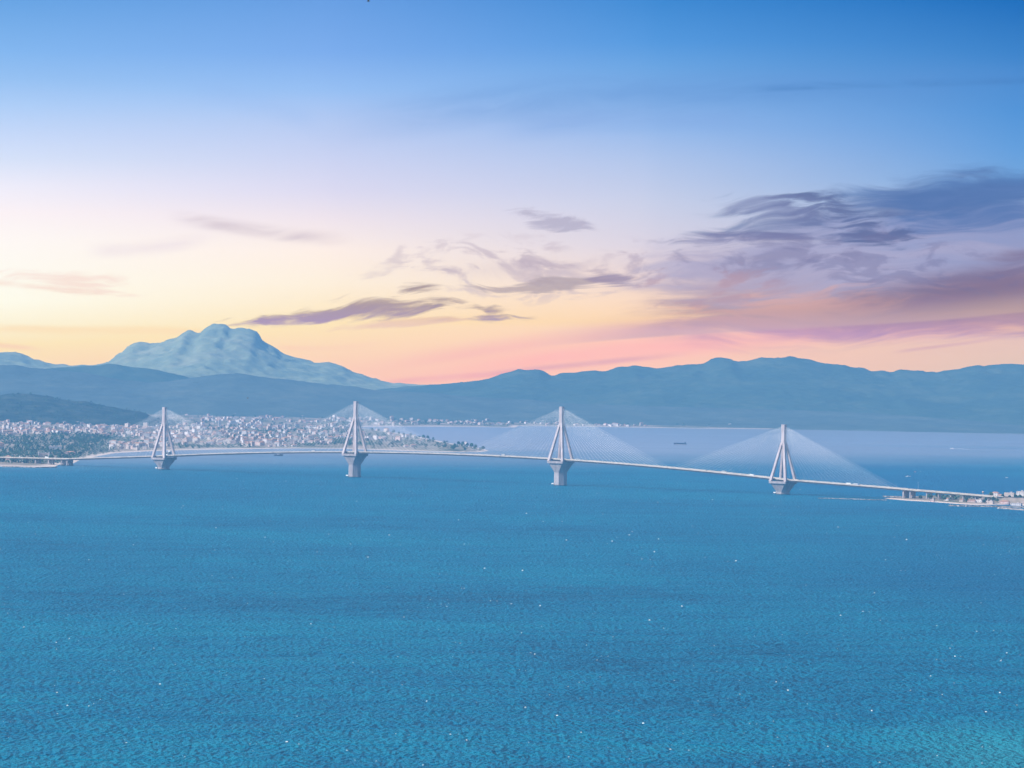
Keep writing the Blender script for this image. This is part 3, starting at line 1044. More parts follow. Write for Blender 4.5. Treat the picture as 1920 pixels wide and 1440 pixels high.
def make_bus():
    r = empty('bus', (0, 0, 0))
    m = MB()
    m.loft([[(x, y, z) for x, z in [(-6, 0.4), (6, 0.4), (6.05, 1.6), (5.8, 3.2), (-5.9, 3.25), (-6.05, 1.6)]] for y in (-1.25, 1.25)])
    m.build('body', 'white', r)
    m = MB()
    for y in (-1.27, 1.27):
        m.box((-0.1, y, 2.2), (11.2, 0.05, 0.95))
    m.build('window_band', 'glass', r)
    for x in (-3.6, 3.8):
        for y in (-1.1, 1.1):
            m = MB()
            m.tube((x, y - 0.15, 0.5), (x, y + 0.15, 0.5), 0.5, n=10)
            m.build('wheel', 'rubber', r)
    return r


def on_deck(o, s, lane):
    p = bp(s, lane, deck_h(s) + 0.021)
    o.location = tuple(p)
    o.rotation_euler = (0, math.atan((deck_h(s) - deck_h(s + 1))) * (1 if lane < 0 else -1), BR + (0 if lane < 0 else math.pi))


GV = 'vehicles crossing the bridge'


def place_vehicle(proto, first, s, lane, label, cat):
    o = proto if first else dup(proto, (0, 0, 0))
    on_deck(o, s, lane)
    tag(o, label, cat, GV)


truck_w = make_truck('white', 'white', 8.5)
truck_b = make_truck('blue', 'silver', 10.0)
bus = make_bus()
car_w, car_r, car_s, car_d = make_car('white'), make_car('red'), make_car('silver'), make_car('darkhull')
place_vehicle(truck_w, True, 1003, -8, 'white lorry under the last stays near the right end of the bridge', 'lorry')
place_vehicle(truck_w, False, 770, -8, 'white lorry approaching the rightmost pylon from its left', 'lorry')
place_vehicle(truck_w, False, -1196, -7, 'white lorry on the left approach viaduct', 'lorry')
place_vehicle(truck_b, True, 1018, -4, 'grey box lorry with blue cab beside the white lorry near the right end', 'lorry')
place_vehicle(truck_b, False, -390, -8, 'grey box lorry left of the second pylon from the left', 'lorry')
place_vehicle(truck_b, False, 120, 8, 'grey box lorry on the middle span of the bridge', 'lorry')
place_vehicle(bus, True, 690, 8, 'white bus on the far lane left of the rightmost pylon', 'bus')
place_vehicle(bus, False, 330, -8, 'white bus just right of the third pylon from the left', 'bus')
fst = {}
for proto, cn, sss in ((car_w, 'white', (1142, 905, 610, 455, 205, -60, -520, -700, -930, -1225)), (car_r, 'red', (1160, 560, -150, -600)),
                       (car_s, 'silver', (1178, 950, 745, 395, 20, -330, -880)), (car_d, 'dark', (1205, 870, 655, 285, -240, -790, -1010))):
    for s in sss:
        f_ = proto.name not in fst
        fst[proto.name] = 1
        ln = random.choice((-8.2, -4.2, 4.2, 8.2)) if s not in (1142, 1160, 1178, 1205) else -7.5
        place_vehicle(proto, f_, s, ln, 'tiny %s car driving along the bridge road' % cn, 'car')


# ------------------------------------------------------------------ ships, boats and birds
def heading(o, rz):
    o.rotation_euler = (0, 0, rz)


def hull_mesh(m, ln, bm, h, bow=0.25, sheer=0.25, mi=0):
    """ship's hull, bow towards +x"""
    st = [(-0.5, 0.86), (-0.46, 0.95), (-0.2, 1.0), (0.2, 1.0), (0.5 - bow, 0.9), (0.5 - bow * 0.4, 0.55), (0.5, 0.06)]
    rings = []
    for x, w in st:
        zt = h * (1 + sheer * max(0, x) * 2)
        wx = bm / 2 * w
        xx = x * ln
        dx = (0.06 * ln if x > 0.4 else 0)
        rings.append([(xx - dx, -wx * 0.8, -1.0), (xx, -wx, zt * 0.6), (xx, -wx, zt), (xx, wx, zt), (xx, wx, zt * 0.6), (xx - dx, wx * 0.8, -1.0)])
    m.loft(rings, mi)


def cargo():
    p = ground(1275, 833.2)
    r = empty('cargo_barge', p, math.pi)
    ln = 43.0
    m = MB()
    hull_mesh(m, ln, 10, 3.6, 0.2, 0.35)
    hl = m.build('hull', 'navy', r)
    m = MB()
    for y in (-4.6, 4.6):
        m.box((-1, y * 1.07, 0.5), (ln * 0.86, 0.3, 0.5))
    m.build('boot_stripe', 'white', hl)
    m = MB()
    m.box((1, 0, 4.1), (26, 7.6, 1.2))
    for k in range(5):
        m.box((-9.5 + k * 5.2, 0, 4.85), (4.6, 7.0, 0.4))
    m.build('hatch_cover', 'darkhull', r)
    m = MB()
    m.box((-16.5, 0, 5.2), (5, 7, 3.4))
    m.box((-16.8, 0, 7.5), (3.2, 5, 1.4))
    sup = m.build('wheelhouse', 'darkhull', r)
    m = MB()
    m.box((-15.17, 0, 7.6), (0.12, 4.4, 0.6))
    m.build('window', 'glass', sup)
    m = MB()
    m.tube((-17.5, 0, 8.2), (-17.5, 0, 11.2), 0.15, 0.08)
    m.tube((18.5, 0, 4), (18.5, 0, 8), 0.15, 0.08)
    m.build('mast', 'darkhull', r)
    tag(r, 'dark navy cargo barge alone on the pale bay behind the bridge', 'barge')


def ferry(px, py, ln, bm, lvl, rz, label):
    p = ground(px, py)
    r = empty('ferry', p, rz)
    m = MB()
    hull_mesh(m, ln, bm, 3.4, 0.12, 0.1)
    m.build('hull', 'white', r)
    m = MB()
    m.box((0, 0, 3.42), (ln * 0.9, bm * 0.9, 0.1))
    m.build('car_deck', 'asphalt', r)
    z = 3.4
    for k in range(lvl):
        sl_ = ln * (0.72 - 0.14 * k)
        sw = bm * (0.92 - 0.12 * k)
        m = MB()
        for x in np.linspace(-sl_ / 2 + 0.5, sl_ / 2 - 0.5, 5):
            for y in (-sw / 2 + 0.3, sw / 2 - 0.3):
                m.box((x, y, z + 1.25), (0.5, 0.4, 2.5))
        m.box((0, 0, z + 1.3), (sl_ * 0.8, sw * 0.75, 2.38), 1)
        m.box((0, 0, z + 2.75), (sl_, sw, 0.5))
        m.build('passenger_deck', ['white', 'glass'], r)
        z += 3.0
    m = MB()
    m.box((ln * 0.12, 0, z + 1.2), (4.0, bm * 0.45, 2.4))
    wh = m.build('wheelhouse', 'white', r)
    m = MB()
    m.box((ln * 0.12 + 2.02, 0, z + 1.5), (0.1, bm * 0.4, 0.8))
    m.build('window', 'glass', wh)
    m = MB()
    m.tube((ln * 0.05, 0, z), (ln * 0.05, 0, z + 6), 0.2, 0.1)
    m.build('mast', 'white', r)
    m = MB()
    m.box((-ln * 0.15, 0, z + 1.4), (2, 2, 2.8))
    m.build('funnel', 'blue', r)
    tag(r, label, 'ferry')


def boat(px, py, ln, rz, label, mat='white', wake=0.0):
    p = ground(px, py)
    r = empty('motor_boat', p, rz)
    m = MB()
    hull_mesh(m, ln, ln * 0.32, ln * 0.11, 0.3, 0.5)
    m.build('hull', mat, r)
    m = MB()
    z = ln * 0.11
    m.loft([[(ln * x, y, z + ln * zz) for x, zz in ((-0.15, 0.0), (0.18, 0.0), (0.08, 0.11), (-0.13, 0.12))] for y in (-ln * 0.11, ln * 0.11)])
    cb = m.build('cabin', 'white', r)
    m = MB()
    m.loft([[(ln * x, y, z + ln * zz) for x, zz in ((0.10, 0.105), (0.185, 0.02), (0.195, 0.02), (0.11, 0.107))] for y in (-ln * 0.1, ln * 0.1)])
    m.build('windscreen', 'glass', cb)
    tag(r, label, 'boat')
    return r


cargo()
ferry(316, 853.6, 30, 13, 2, R(62), 'white double-deck ferry moored behind the leftmost pylon')
ferry(35, 861.0, 24, 9, 1, R(-8), 'small white ferry with a mast behind the left viaduct')
boat(1703, 894, 12, R(20), 'white motor boat on the blue water above the right viaduct')
boat(1716, 885, 6, R(150), 'tiny red boat on the water beyond the right end of the bridge', 'red')
boat(1786, 841.5, 14, R(178), 'white speedboat towing a long straight wake across the bay')
boat(522, 854.3, 24, R(4), 'dark low boat just under the bridge deck left of the second pylon', 'darkhull')
boat(1888, 896, 7, R(30), 'small white boat near the right edge beyond the headland')

# wake and whitecaps
mb = MB()


def crest(x, y, w, dp, h, n=9):
    top, lo = [], []
    a0 = random.uniform(0, 6.28)
    for i in range(n):
        a = a0 + 2 * math.pi * i / n
        k = random.uniform(0.65, 1.15)
        lo.append((x + w / 2 * k * math.cos(a), y + dp / 2 * k * math.sin(a), 0.01))
        k *= random.uniform(0.35, 0.7)
        top.append((x + w / 2 * k * math.cos(a), y + dp / 2 * k * math.sin(a), h * random.uniform(0.6, 1.0)))
    mb.loft([lo, top])


wp = ground(1786, 841.5)
for k in range(46):
    t = k / 45.0
    crest(wp[0] + 8 + t * 46, wp[1] + random.uniform(-5, 5) * t, 2.2 * (1 - 0.4 * t), 5 + 9 * t, 0.5 * (1 - 0.6 * t))
for px, py, wpx in [(1218, 1163, 8), (909, 1066, 8), (980, 1070, 6), (1227, 1035, 4), (1062, 1013, 4), (1148, 1015, 4), (1235, 1011, 4), (987, 963, 4),
                    (45, 1176, 8), (106, 1205, 6), (167, 1324, 7), (107, 1299, 5), (978, 1187, 3), (1003, 1227, 4), (920, 1127, 4), (1013, 1136, 6), (1279, 1137, 6),
                    (405, 990, 3), (497, 1008, 3), (690, 1045, 5), (800, 1315, 6), (875, 1388, 6), (1635, 1333, 16), (1745, 1268, 4), (1875, 1299, 6), (1100, 1210, 3), (300, 1283, 12),
                    (583, 1170, 4), (1380, 1052, 5), (1700, 1012, 6), (1576, 1154, 6), (130, 1198, 4), (250, 1022, 3), (167, 1050, 3), (860, 975, 3), (1640, 1112, 4)]:
    g = ground(px, py)
    w = 0.8 * min(wpx, 5.5) * g[1] / F
    crest(g[0], g[1], w, w * 1.3 + 2, min(1.2, 1.7 * g[1] / F))
for k in range(720):
    py = 868 + (1440 - 868) * random.random() ** 1.9
    px = random.uniform(-150, 2070)
    g = ground(px, py)
    if poly_sd(SH, np.array([g[0]]), np.array([g[1]]))[0] > -60 or poly_sd(HD, np.array([g[0]]), np.array([g[1]]))[0] > -60:
        continue
    w = min(3.6, random.lognormvariate(0.0, 0.45)) * (0.62 + 0.38 * min(1.0, g[1] / 7000.0))
    crest(g[0], g[1], w, w * 1.2 + random.random(), 0.15 + 0.22 * w)
    if random.random() < 0.25:
        crest(g[0] + random.uniform(3, 9), g[1] + random.uniform(-10, 10), w * 0.6, w, 0.2)
o = mb.build('sea_foam', 'foam')
tag(o, 'scattered white wave crests flecking the blue sea', 'foam', kind='stuff')


def make_bird(loc, span, pitch, yaw, roll, name, label, dark):
    r = empty(name, loc)
    r.rotation_euler = (pitch, roll, yaw)
    m = MB()
    rings = []
    for x, rr in ((-0.27, 0.01), (-0.2, 0.035), (-0.05, 0.065), (0.08, 0.062), (0.16, 0.04), (0.2, 0.042), (0.24, 0.036), (0.27, 0.015), (0.33, 0.004)):
        rings.append([(x * span, rr * span * math.cos(a), rr * span * 0.9 * math.sin(a)) for a in np.linspace(0, 2 * math.pi, 8, endpoint=False)])
    m.loft(rings)
    body = m.build('bird', dark, None, True)
    body.parent = r
    body.name = 'body'
    for sg in (-1, 1):
        m = MB()
        st = [(0.05, 0.09, 0.0), (0.22, 0.10, 0.07), (0.36, 0.07, 0.06), (0.5, 0.012, 0.02)]
        rg = []
        for k, (y, ch, z) in enumerate(st):
            xo = 0.03 - 0.10 * max(0, y - 0.2)
            rg.append([((xo + ch) * span, sg * y * span, z * span), (xo * span, sg * y * span, (z + 0.012) * span), ((xo - ch) * span, sg * y * span, z * span), (xo * span, sg * y * span, (z - 0.004) * span)])
        m.loft(rg)
        m.build('wing', dark, r)
    m = MB()
    m.loft([[(-0.2 * span, y * span, z * span) for y, z in ((-0.02, 0), (0.02, 0), (0, 0.01))], [(-0.36 * span, y * span, z * span) for y, z in ((-0.07, 0), (0.07, 0), (0, 0.006))]])
    m.build('tail', dark, r)
    tag(r, label, 'bird', 'birds in the air')
    return r


make_bird(at_dist(464.5, 746.5, 900), 0.75, R(10), R(30), R(-25), 'bird', 'dark bird gliding in front of the blue ridge at left', 'gull')
make_bird(at_dist(691, -9, 300), 1.25, R(4), R(80), R(-88), 'bird', 'dark bird cut off by the top edge with one wing pointing down', 'darkhull')


# ------------------------------------------------------------------ rock moles
def mole(pts, w, h, label, n_per=2.2):
    P = [ground(a, b)[:2] for a, b in pts]
    m = MB()
    for a, b in zip(P[:-1], P[1:]):
        d = np.linalg.norm(b - a)
        t = (b - a) / d
        nn = np.array([-t[1], t[0]])
        m_ = MB()
        rings = []
        for k in np.linspace(0, 1, int(d / 3) + 2):
            c = a + (b - a) * k
            r_ = []
            for yy_, zz_ in ((-w / 2, -2), (-w / 2 * 0.85, 0.1), (-w / 4, h * 0.8), (0, h * 0.95), (w / 4, h * 0.8), (w / 2 * 0.85, 0.1), (w / 2, -2)):
                q = c + nn * (yy_ + random.uniform(-0.5, 0.5))
                r_.append((q[0], q[1], zz_ + random.uniform(-0.35, 0.45) * (zz_ > 0)))
            rings.append(r_)
        m.loft(rings)
        for k in range(int(d * n_per)):                       # boulders bedded in the mound
            c = a + (b - a) * random.random()
            yy_ = random.uniform(-0.42, 0.42) * w
            q = c + nn * yy_
            z = h * (1 - abs(yy_) / (w / 2)) * 0.9
            s = random.uniform(0.5, 1.3)
            m.box((q[0], q[1], z), (s * 1.4, s * 1.2, s), random.randrange(2), random.uniform(0, 3))
    o = m.build('breakwater', ['rock', 'pier'])
    tag(o, label, 'breakwater', 'rock breakwaters and sea walls')


mole([(1534, 934.6), (1570, 935.4), (1600, 936.3), (1640, 937.7), (1662, 938.0)], 6, 1.4, 'long thin rock breakwater reaching left from the right headland')
mole([(1656, 931.6), (1690, 932.6)], 8, 2.2, 'short rock mole beneath the right end pier of the bridge')
mole([(1780, 948.8), (1800, 949.5), (1850, 950.4), (1900, 951.4), (1990, 954)], 9, 2.4, 'rock sea wall running along the front of the right headland')
mole([(1873, 953.5), (1900, 955.4), (1930, 957.5), (2000, 962)], 10, 2.6, 'rock breakwater in the bottom right, nearest the camera')
mole([(4, 875.6), (40, 876.4), (75, 877.2), (105, 876.8)], 8, 2.0, 'pale rock breakwater in front of the beach at the left edge')


# ------------------------------------------------------------------ houses
def house_geo(m, c, w, dp, h, roof, rz, base, wall, rf, win=None):
    """walls with window openings marked, and a hip roof or a flat roof with a parapet; slots wall, rf, win"""
    ca, sa = math.cos(rz), math.sin(rz)

    def T(x, y, z):
        return (c[0] + x * ca - y * sa, c[1] + x * sa + y * ca, c[2] + z)
    if wall is not None:
        vs = [T(x * w / 2, y * dp / 2, z) for z in (-base, h) for x, y in ((-1, -1), (1, -1), (1, 1), (-1, 1))]
        m.add(vs, [(0, 1, 5, 4), (1, 2, 6, 5), (2, 3, 7, 6), (3, 0, 4, 7), (4, 5, 6, 7)], wall)
    if win is not None:
        nf = max(1, int(h / 3.0))
        for f in range(nf):
            z0 = f * 3.0 + 1.0
            for (ax, ln, sd) in ((0, w, -1), (0, w, 1), (1, dp, -1), (1, dp, 1)):
                nwin = max(2, int(ln / 3.4))
                for k in range(nwin):
                    t = (k + 0.5) / nwin * ln - ln / 2
                    off = (dp if ax == 0 else w) / 2 + 0.03
                    if ax == 0:
                        q = [T(t + a, sd * off, z0 + b) for a, b in ((-0.6, 0), (0.6, 0), (0.6, 1.3), (-0.6, 1.3))]
                    else:
                        q = [T(sd * off, t + a, z0 + b) for a, b in ((-0.6, 0), (0.6, 0), (0.6, 1.3), (-0.6, 1.3))]
                    if sd == (1 if ax == 0 else -1):
                        q = q[::-1]
                    m.add(q, [(0, 1, 2, 3)], win)
    if rf is not None:
        ov = 0.5
        if roof == 'hip':
            rh = min(w, dp) * 0.24
            a, b = w / 2 + ov, dp / 2 + ov
            rl = max(0.2, a - b) if w > dp else 0.2
            rd = max(0.2, b - a) if dp >= w else 0.2
            vs = [T(-a, -b, h + 0.003), T(a, -b, h + 0.003), T(a, b, h + 0.003), T(-a, b, h + 0.003),
                  T(-rl, -rd, h + rh), T(rl, -rd, h + rh), T(rl, rd, h + rh), T(-rl, rd, h + rh)]
            m.add(vs, [(0, 1, 5, 4), (1, 2, 6, 5), (2, 3, 7, 6), (3, 0, 4, 7), (4, 5, 6, 7), (3, 2, 1, 0)], rf)
        else:
            vs = [T(x * (w / 2 + 0.2), y * (dp / 2 + 0.2), h + z) for z in (0.003, 0.7) for x, y in ((-1, -1), (1, -1), (1, 1), (-1, 1))]
            m.add(vs, [(3, 2, 1, 0), (0, 1, 5, 4), (1, 2, 6, 5), (2, 3, 7, 6), (3, 0, 4, 7), (4, 5, 6, 7)], rf)
            q = [T(x * 1.6 + w * 0.18, y * 1.6, h + z) for z in (0.7, 2.6) for x, y in ((-1, -1), (1, -1), (1, 1), (-1, 1))]
            m.add(q, [(0, 1, 5, 4), (1, 2, 6, 5), (2, 3, 7, 6), (3, 0, 4, 7), (4, 5, 6, 7)], rf)


def on_land_many(px, py):
    px, py = np.asarray(px, float), np.asarray(py, float)
    z = np.zeros_like(px)
    dr = _f[None] + _r[None] * ((px - 960) / F)[:, None] + _u[None] * ((720 - py) / F)[:, None]
    for _ in range(7):
        t = (z - CAM_H) / dr[:, 2]
        x, y = dr[:, 0] * t, dr[:, 1] * t
        z, d = land_z(x, y)
    return x, y, z, d


def on_land(px, py):
    return tuple(float(v[0]) for v in on_land_many([px], [py]))


def patch(x, y):
    return float(fbm(np.array([x / 170.0]), np.array([y / 420.0]), 61, 3)[0])


ZONES = [(-70, 300, 781, 816, 620, 0.95), (-70, 215, 816, 846, 130, 0.62), (140, 300, 812, 845, 250, 0.7), (300, 665, 786, 838, 900, 0.8), (330, 700, 760, 787, 420, 0.8),
         (650, 860, 806, 838, 170, 0.72), (620, 985, 779, 799.5, 300, 0.8), (970, 1260, 788, 801, 150, 0.8), (1250, 1950, 795, 811, 110, 1.0)]
spots = []
for (a, b, t, u, n, thr) in ZONES:
    PX, PY = [random.uniform(a, b) for _ in range(n)], [random.uniform(t, u) for _ in range(n)]
    for px, py, x, y, z, d in zip(PX, PY, *(v.tolist() for v in on_land_many(PX, PY))):
        if d < 25 or patch(x, y) > thr * 0.62 + random.uniform(-0.05, 0.05) or y > 20200:
            continue
        spots.append((y, px, py, x, z, d))
spots.sort()
clean = []
seen = {}
for sspot in spots:
    key = (int(sspot[3] // 17), int(sspot[0] // 19))
    if key in seen:
        continue
    seen[key] = 1
    clean.append(sspot)

variants = []
for k in range(14):
    w, dp = random.uniform(9, 17), random.uniform(8, 12)
    h = random.choice((3.6, 6.4, 6.4, 9.4, 12.4))
    roof = 'hip' if random.random() < 0.5 else 'flat'
    wm = random.choice(('wall_white', 'wall_cream', 'wall_cream', 'wall_pink'))
    r = empty('house', (0, 0, -500))
    m = MB()
    house_geo(m, (0, 0, 0), w, dp, h, roof, 0, 2.0, 0, None, 1)
    wl = m.build('wall', [wm, 'window'], r)
    m = MB()
    house_geo(m, (0, 0, 0), w, dp, h, roof, 0, 2.0, None, 0)
    m.build('roof', 'roof_tile' if roof == 'hip' else 'roof_flat', r)
    variants.append((r, roof, h))


def zone_label(px, py, hgt, roof):
    kind = {3.6: 'low', 6.4: 'two-storey', 9.4: 'three-storey', 12.4: 'tall'}[hgt]
    top = 'tiled' if roof == 'hip' else 'flat'
    if px < 140:
        where = 'among the trees above the left viaduct'
    elif px < 300:
        where = 'on the shore left of the leftmost pylon'
    elif px < 460:
        where = 'in the town behind the stays of the leftmost pylon'
    elif px < 650:
        where = 'in the town left of the second pylon'
    else:
        where = 'on the cape right of the second pylon'
    return '%s %s-roofed house %s' % (kind, top, where)


used = set()
for (y, px, py, x, z, d) in clean[:285]:
    k = random.randrange(len(variants))
    r, roof, hgt = variants[k]
    if k in used:
        o = dup(r, (x, y, z), random.uniform(-0.9, 0.9))
    else:
        o = r
        used.add(k)
        o.location = (x, y, z)
        o.rotation_euler = (0, 0, random.uniform(-0.9, 0.9))
    tag(o, zone_label(px, py, hgt, roof), 'house', 'houses of the town nearest the water')
for k, (r, _, _) in enumerate(variants):
    if k not in used:
        for c in kids_of(r):
            D.objects.remove(c)
        D.objects.remove(r)
mb = MB()
for (y, px, py, x, z, d) in clean[285:]:
    hip = random.random() < 0.5
    big = random.random()
    w, dp = random.uniform(8, 15) * (1.5 if big > 0.93 else 1), random.uniform(8, 12)
    h = random.choice((3.6, 6.4, 6.4, 9.4)) + (6 if big > 0.95 else 0)
    house_geo(mb, (x, y, z), w, dp, h, 'hip' if hip else 'flat', random.uniform(-0.9, 0.9), 3.0, random.choice((0, 0, 1, 1, 2, 2)), 3 if hip else 4)
o = mb.build('town', ['wall_white', 'wall_cream', 'wall_pink', 'roof_tile', 'roof_flat'])
tag(o, 'pale mass of houses climbing the plain to the foot of the hills', 'town', kind='stuff')


# landmark buildings that can be told apart
def block(px, py, w, dp, h, rz, wall, roof, label, cat='building', zfun=on_land):
    x, y, z, d = zfun(px, py)
    r = empty('building', (x, y, z), rz)
    m = MB()
    house_geo(m, (0, 0, 0), w, dp, h, roof, 0, 3.0, 0, None, 1)
    m.build('wall', [wall, 'window'], r)
    m = MB()
    house_geo(m, (0, 0, 0), w, dp, h, roof, 0, 3.0, None, 0)
    m.build('roof', 'roof_tile' if roof == 'hip' else 'roof_flat', r)
    tag(r, label, cat)
    return r


r = block(82, 858.5, 22, 12, 11, R(4), 'wall_cream', 'flat', 'broad building with two white end walls above the left viaduct')
for sx_ in (-1, 1):
    m = MB()
    m.box((sx_ * 12.4, -1.5, 6.4), (2.6, 16, 15.4))
    m.build('end_wall', 'wall_white', r)
block(103, 842.5, 34, 12, 7, R(6), 'wall_white', 'flat', 'long low white building with roof turrets among trees at left')
block(132, 853, 24, 12, 7, R(-5), 'wall_pink', 'hip', 'pinkish building just above the left end of the bridge')
block(15, 861.5, 14, 14, 7, 0, 'wall_pink', 'hip', 'round-topped pale building by the ferry at the left edge')
block(412, 802, 10, 10, 26, R(10), 'wall_white', 'flat', 'slim white tower standing above the town right of the leftmost pylon', 'tower')
block(535, 806, 9, 9, 24, R(20), 'wall_white', 'flat', 'slim white tower in the town midway between the two left pylons', 'tower')
block(578, 830, 26, 12, 7, R(2), 'wall_white', 'flat', 'bright white low block near the water left of the second pylon')
block(872, 834, 14, 10, 8, R(-20), 'wall_white', 'flat', 'single white house at the tip of the cape')


def on_head(px, py):
    z = 0.0
    for _ in range(6):
        g = ground(px, py, z)
        zz, d = head_z(np.array([g[0]]), np.array([g[1]]))
        z = min(4.0, float(zz[0]))
    return g[0], g[1], z, float(d[0])


for k, (px, py, w, dp, h, wall, roof, lab) in enumerate([
        (1893, 932, 20, 10, 8, 'wall_cream', 'flat', 'cream flat-roofed building behind the road at the right edge'),
        (1914, 930, 16, 10, 9, 'wall_white', 'flat', 'tall white building behind the road in the right corner'),
        (1876, 933, 12, 9, 5, 'wall_pink', 'hip', 'small tiled house at the right end of the viaduct'),
        (1775, 939, 9, 7, 4, 'wall_white', 'hip', 'small white house under the middle of the right viaduct'),
        (1803, 940.5, 8, 7, 4, 'wall_cream', 'hip', 'small cream house beside the white one under the right viaduct'),
        (1836, 942, 12, 8, 5, 'wall_white', 'flat', 'white shed in front of the right viaduct near its end'),
        (1856, 943.5, 14, 9, 4, 'wall_cream', 'flat', 'low cream shed on the shore near the right corner'),
        (1748, 938.2, 8, 6, 3.4, 'wall_pink', 'flat', 'low pinkish hut under the right viaduct nearest the bridge end'),
        (1822, 941.5, 16, 7, 3.4, 'wall_pink', 'hip', 'long tiled house between two sheds under the right viaduct'),
        (1884, 942.5, 18, 9, 5, 'wall_pink', 'hip', 'tiled pinkish house in front of the road bank at right'),
        (1906, 944, 20, 10, 6, 'wall_white', 'flat', 'white flat-roofed building in front of the bank at the right edge'),
        (1866, 930.5, 15, 9, 7, 'wall_white', 'hip', 'white tiled house behind the end of the right viaduct')]):
    block(px, py, w, dp, h, R(-25), wall, roof, lab, 'house', on_head)

# water tower behind the viaduct
x, y, z, d = on_head(1843, 939)
r = empty('water_tower', (x, y, 2))
m = MB()
m.tube((0, 0, -2), (0, 0, 15), 1.1, 0.7, 10)
m.build('shaft', 'concrete', r)
m = MB()
rings = []
for t in np.linspace(0.06, 0.94, 7):
    a = math.pi * t
    rings.append([(2.3 * math.sin(a) * math.cos(b), 2.3 * math.sin(a) * math.sin(b), 17 - 2.0 * math.cos(a)) for b in np.linspace(0, 2 * math.pi, 12, endpoint=False)])
m.loft(rings)
m.build('tank', 'wall_pink', r, True)
tag(r, 'small round pinkish tank on a slim shaft behind the right viaduct', 'water tower')
# tall lamp mast at the bridge end
p = bp(1150, 14.5)
r = empty('lamp_mast', (p[0], p[1], 0))
m = MB()
m.tube((0, 0, -1), (0, 0, 33), 0.35, 0.18, 8)
m.build('pole', 'silver', r)
m = MB()
m.tube((0, 0, 33), (0, 0, 33.5), 1.1, 1.1, 10)
m.build('lamp_ring', 'silver', r)
tag(r, 'tall slim lamp mast standing at the right end of the bridge', 'lamp mast')


# ------------------------------------------------------------------ trees
def crown_geo(m, c, rad, h, n, mi=0):
    """loose lumpy crown: leaf clumps spread through an uneven volume"""
    for k in range(n):
        a, b = random.uniform(0, 6.283), random.uniform(-0.7, 1.0)
        rr = rad * math.sqrt(max(0.0, 1 - b * b)) * random.uniform(0.35, 1.0)
        q = (c[0] + rr * math.cos(a), c[1] + rr * math.sin(a), c[2] + h * 0.5 * b)
        s = rad * random.uniform(0.32, 0.55)
        t = random.uniform(0, 3)
        vs = []
        for (ux, uy, uz) in ((1, 0, 0), (-0.5, 0.87, 0.1), (-0.5, -0.87, -0.1), (0.1, 0.1, 0.9), (0, 0, -0.6)):
            j = s * random.uniform(0.7, 1.25)
            vs.append((q[0] + j * (ux * math.cos(t) - uy * math.sin(t)), q[1] + j * (ux * math.sin(t) + uy * math.cos(t)), q[2] + j * uz))
        m.add(vs, [(0, 1, 3), (1, 2, 3), (2, 0, 3), (1, 0, 4), (2, 1, 4), (0, 2, 4)], mi)


protos = []
for k in range(6):
    r = empty('tree', (0, 0, -400))
    h = random.uniform(8, 12)
    m = MB()
    m.tube((0, 0, -1), (0.2, 0.1, h * 0.4), 0.35, 0.25, 7)
    m.tube((0.2, 0.1, h * 0.38), (1.2, 0.3, h * 0.65), 0.2, 0.08, 5)
    m.tube((0.2, 0.1, h * 0.38), (-1.0, -0.4, h * 0.68), 0.2, 0.08, 5)
    m.build('trunk', 'bark', r)
    m = MB()
    crown_geo(m, (0, 0, h * 0.64), h * random.uniform(0.34, 0.46), h * 0.72, 70)
    m.build('crown', random.choice(('leaf', 'leaf2')), r)
    protos.append(r)
tspots = []
for px, py in [(786, 822), (794, 823), (802, 823.5), (812, 825), (820, 826), (829, 826.5), (838, 828), (846, 829.5), (853, 831), (860, 835), (868, 836), (876, 838), (884, 839.5),
               (892, 841), (900, 843), (906, 844.5), (770, 819), (757, 817), (748, 815), (738, 813), (725, 811), (710, 809), (698, 807.5), (764, 826), (820, 836), (835, 840), (800, 838), (745, 832), (690, 828),
               (872, 843), (850, 842), (890, 845), (782, 842), (735, 840)]:
    x, y, z, d = on_land(px, py)
    if d > 5:
        tspots.append((x, y, z, 'dark tree on the wooded cape right of the second pylon', 'trees on the cape'))
for px, py in [(1768, 936.5), (1782, 938), (1792, 938.5), (1812, 939), (1822, 939.5), (1830, 939), (1848, 940.5), (1862, 941), (1870, 941.5), (1742, 937), (1752, 938), (1726, 936.5), (1880, 936), (1904, 936), (1776, 934), (1788, 934.5), (1797, 935), (1808, 935.5), (1818, 936), (1826, 936.5), (1838, 937), (1852, 938), (1866, 938.5), (1758, 934), (1746, 934), (1893, 937), (1912, 938), (1771, 940), (1784, 941.5), (1812, 942.5), (1846, 943.5), (1870, 943), (1895, 944.5), (1915, 945.5), (1886, 931), (1902, 930), (1918, 929), (1858, 932)]:
    x, y, z, d = on_head(px, py)
    if d > 4:
        tspots.append((x, y, z, 'dark bushy tree under the right approach viaduct', 'trees on the headland'))
for px, py in [(8, 866), (24, 867), (50, 866), (66, 867), (96, 864), (112, 862), (124, 860), (150, 856.5), (170, 853), (188, 850.5)]:
    x, y, z, d = on_land(px, py)
    if d > 4:
        tspots.append((x, y, z, 'dark tree by the shore at the left end of the bridge', 'trees at the left shore'))
for k, (x, y, z, lab, grp) in enumerate(tspots):
    rz, sc = random.uniform(0, 6), random.uniform(0.75, 1.25)
    if 'under' in lab:
        sc *= 0.75
    if k < len(protos):
        o = protos[k]
        o.location = (x, y, z)
        o.rotation_euler = (0, 0, rz)
        o.scale = (sc, sc, sc)
    else:
        o = dup(protos[k % len(protos)], (x, y, z), rz, sc)
    tag(o, lab, 'tree', grp)

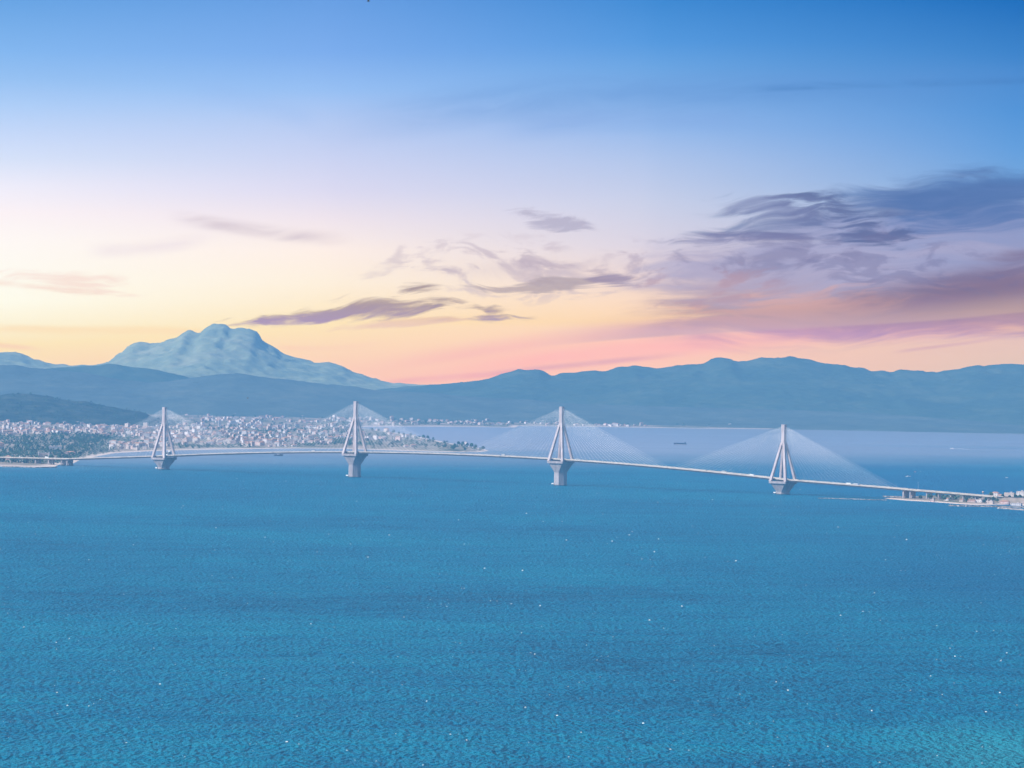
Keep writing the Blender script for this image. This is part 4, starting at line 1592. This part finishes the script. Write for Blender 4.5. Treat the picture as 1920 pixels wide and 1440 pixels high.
mb = MB()
WOODS = [(-70, 225, 814, 869, 1500, 0.40), (140, 660, 800, 842, 1700, 0.50), (650, 912, 806, 847, 420, 0.36), (-70, 660, 781, 806, 700, 0.55), (620, 990, 784, 799.5, 420, 0.3), (960, 1950, 793, 811, 420, 0.2)]
for (a, b, t, u, n, thr) in WOODS:
    PX, PY = [random.uniform(a, b) for _ in range(n)], [random.uniform(t, u) for _ in range(n)]
    for px, py, x, y, z, d in zip(PX, PY, *(v.tolist() for v in on_land_many(PX, PY))):
        if d < 12 or patch(x, y) < thr + random.uniform(-0.04, 0.04) or y > 20200:
            continue
        if (int(x // 17), int(y // 19)) in seen and random.random() < 0.8:
            continue
        s = random.uniform(3.0, 6.0)
        crown_geo(mb, (x, y, z + s * 0.7), s, s * 1.7, 7, random.randrange(2))
hxs, hys, hz = HILL
for k in range(1500):
    i, j = random.randrange(hz.shape[0]), random.randrange(hz.shape[1])
    if hz[i, j] < 22 or hys[i] > 16700:
        continue
    s = random.uniform(3.0, 6.5)
    crown_geo(mb, (hxs[j], hys[i], hz[i, j] + s * 0.6), s, s * 1.6, 5, random.randrange(2))
o = mb.build('woods', ['leaf', 'leaf2'])
tag(o, 'dark green woods spread between the houses and over the hill', 'woods', kind='stuff')


# ------------------------------------------------------------------ haze
def haze():
    m = D.materials.new('haze_air')
    m.use_nodes = True
    nt = m.node_tree
    nt.nodes.clear()
    out = nt.nodes.new('ShaderNodeOutputMaterial')
    v = nt.nodes.new('ShaderNodeVolumePrincipled')
    v.inputs['Color'].default_value = (0.20, 0.545, 1.0, 1)
    v.inputs['Density'].default_value = HAZE_DENS
    v.inputs['Anisotropy'].default_value = 0.0
    nt.links.new(v.outputs[0], out.inputs['Volume'])
    mb = MB()
    mb.box((0, (HAZE_END - 3500) / 2, (HAZE_TOP - 5) / 2), (20000, HAZE_END + 3500, HAZE_TOP + 5))
    M['haze'] = m
    o = mb.build('haze', 'haze')
    tag(o, 'bluish sea haze lying over the bay and the mountains', 'haze', kind='stuff')


haze()
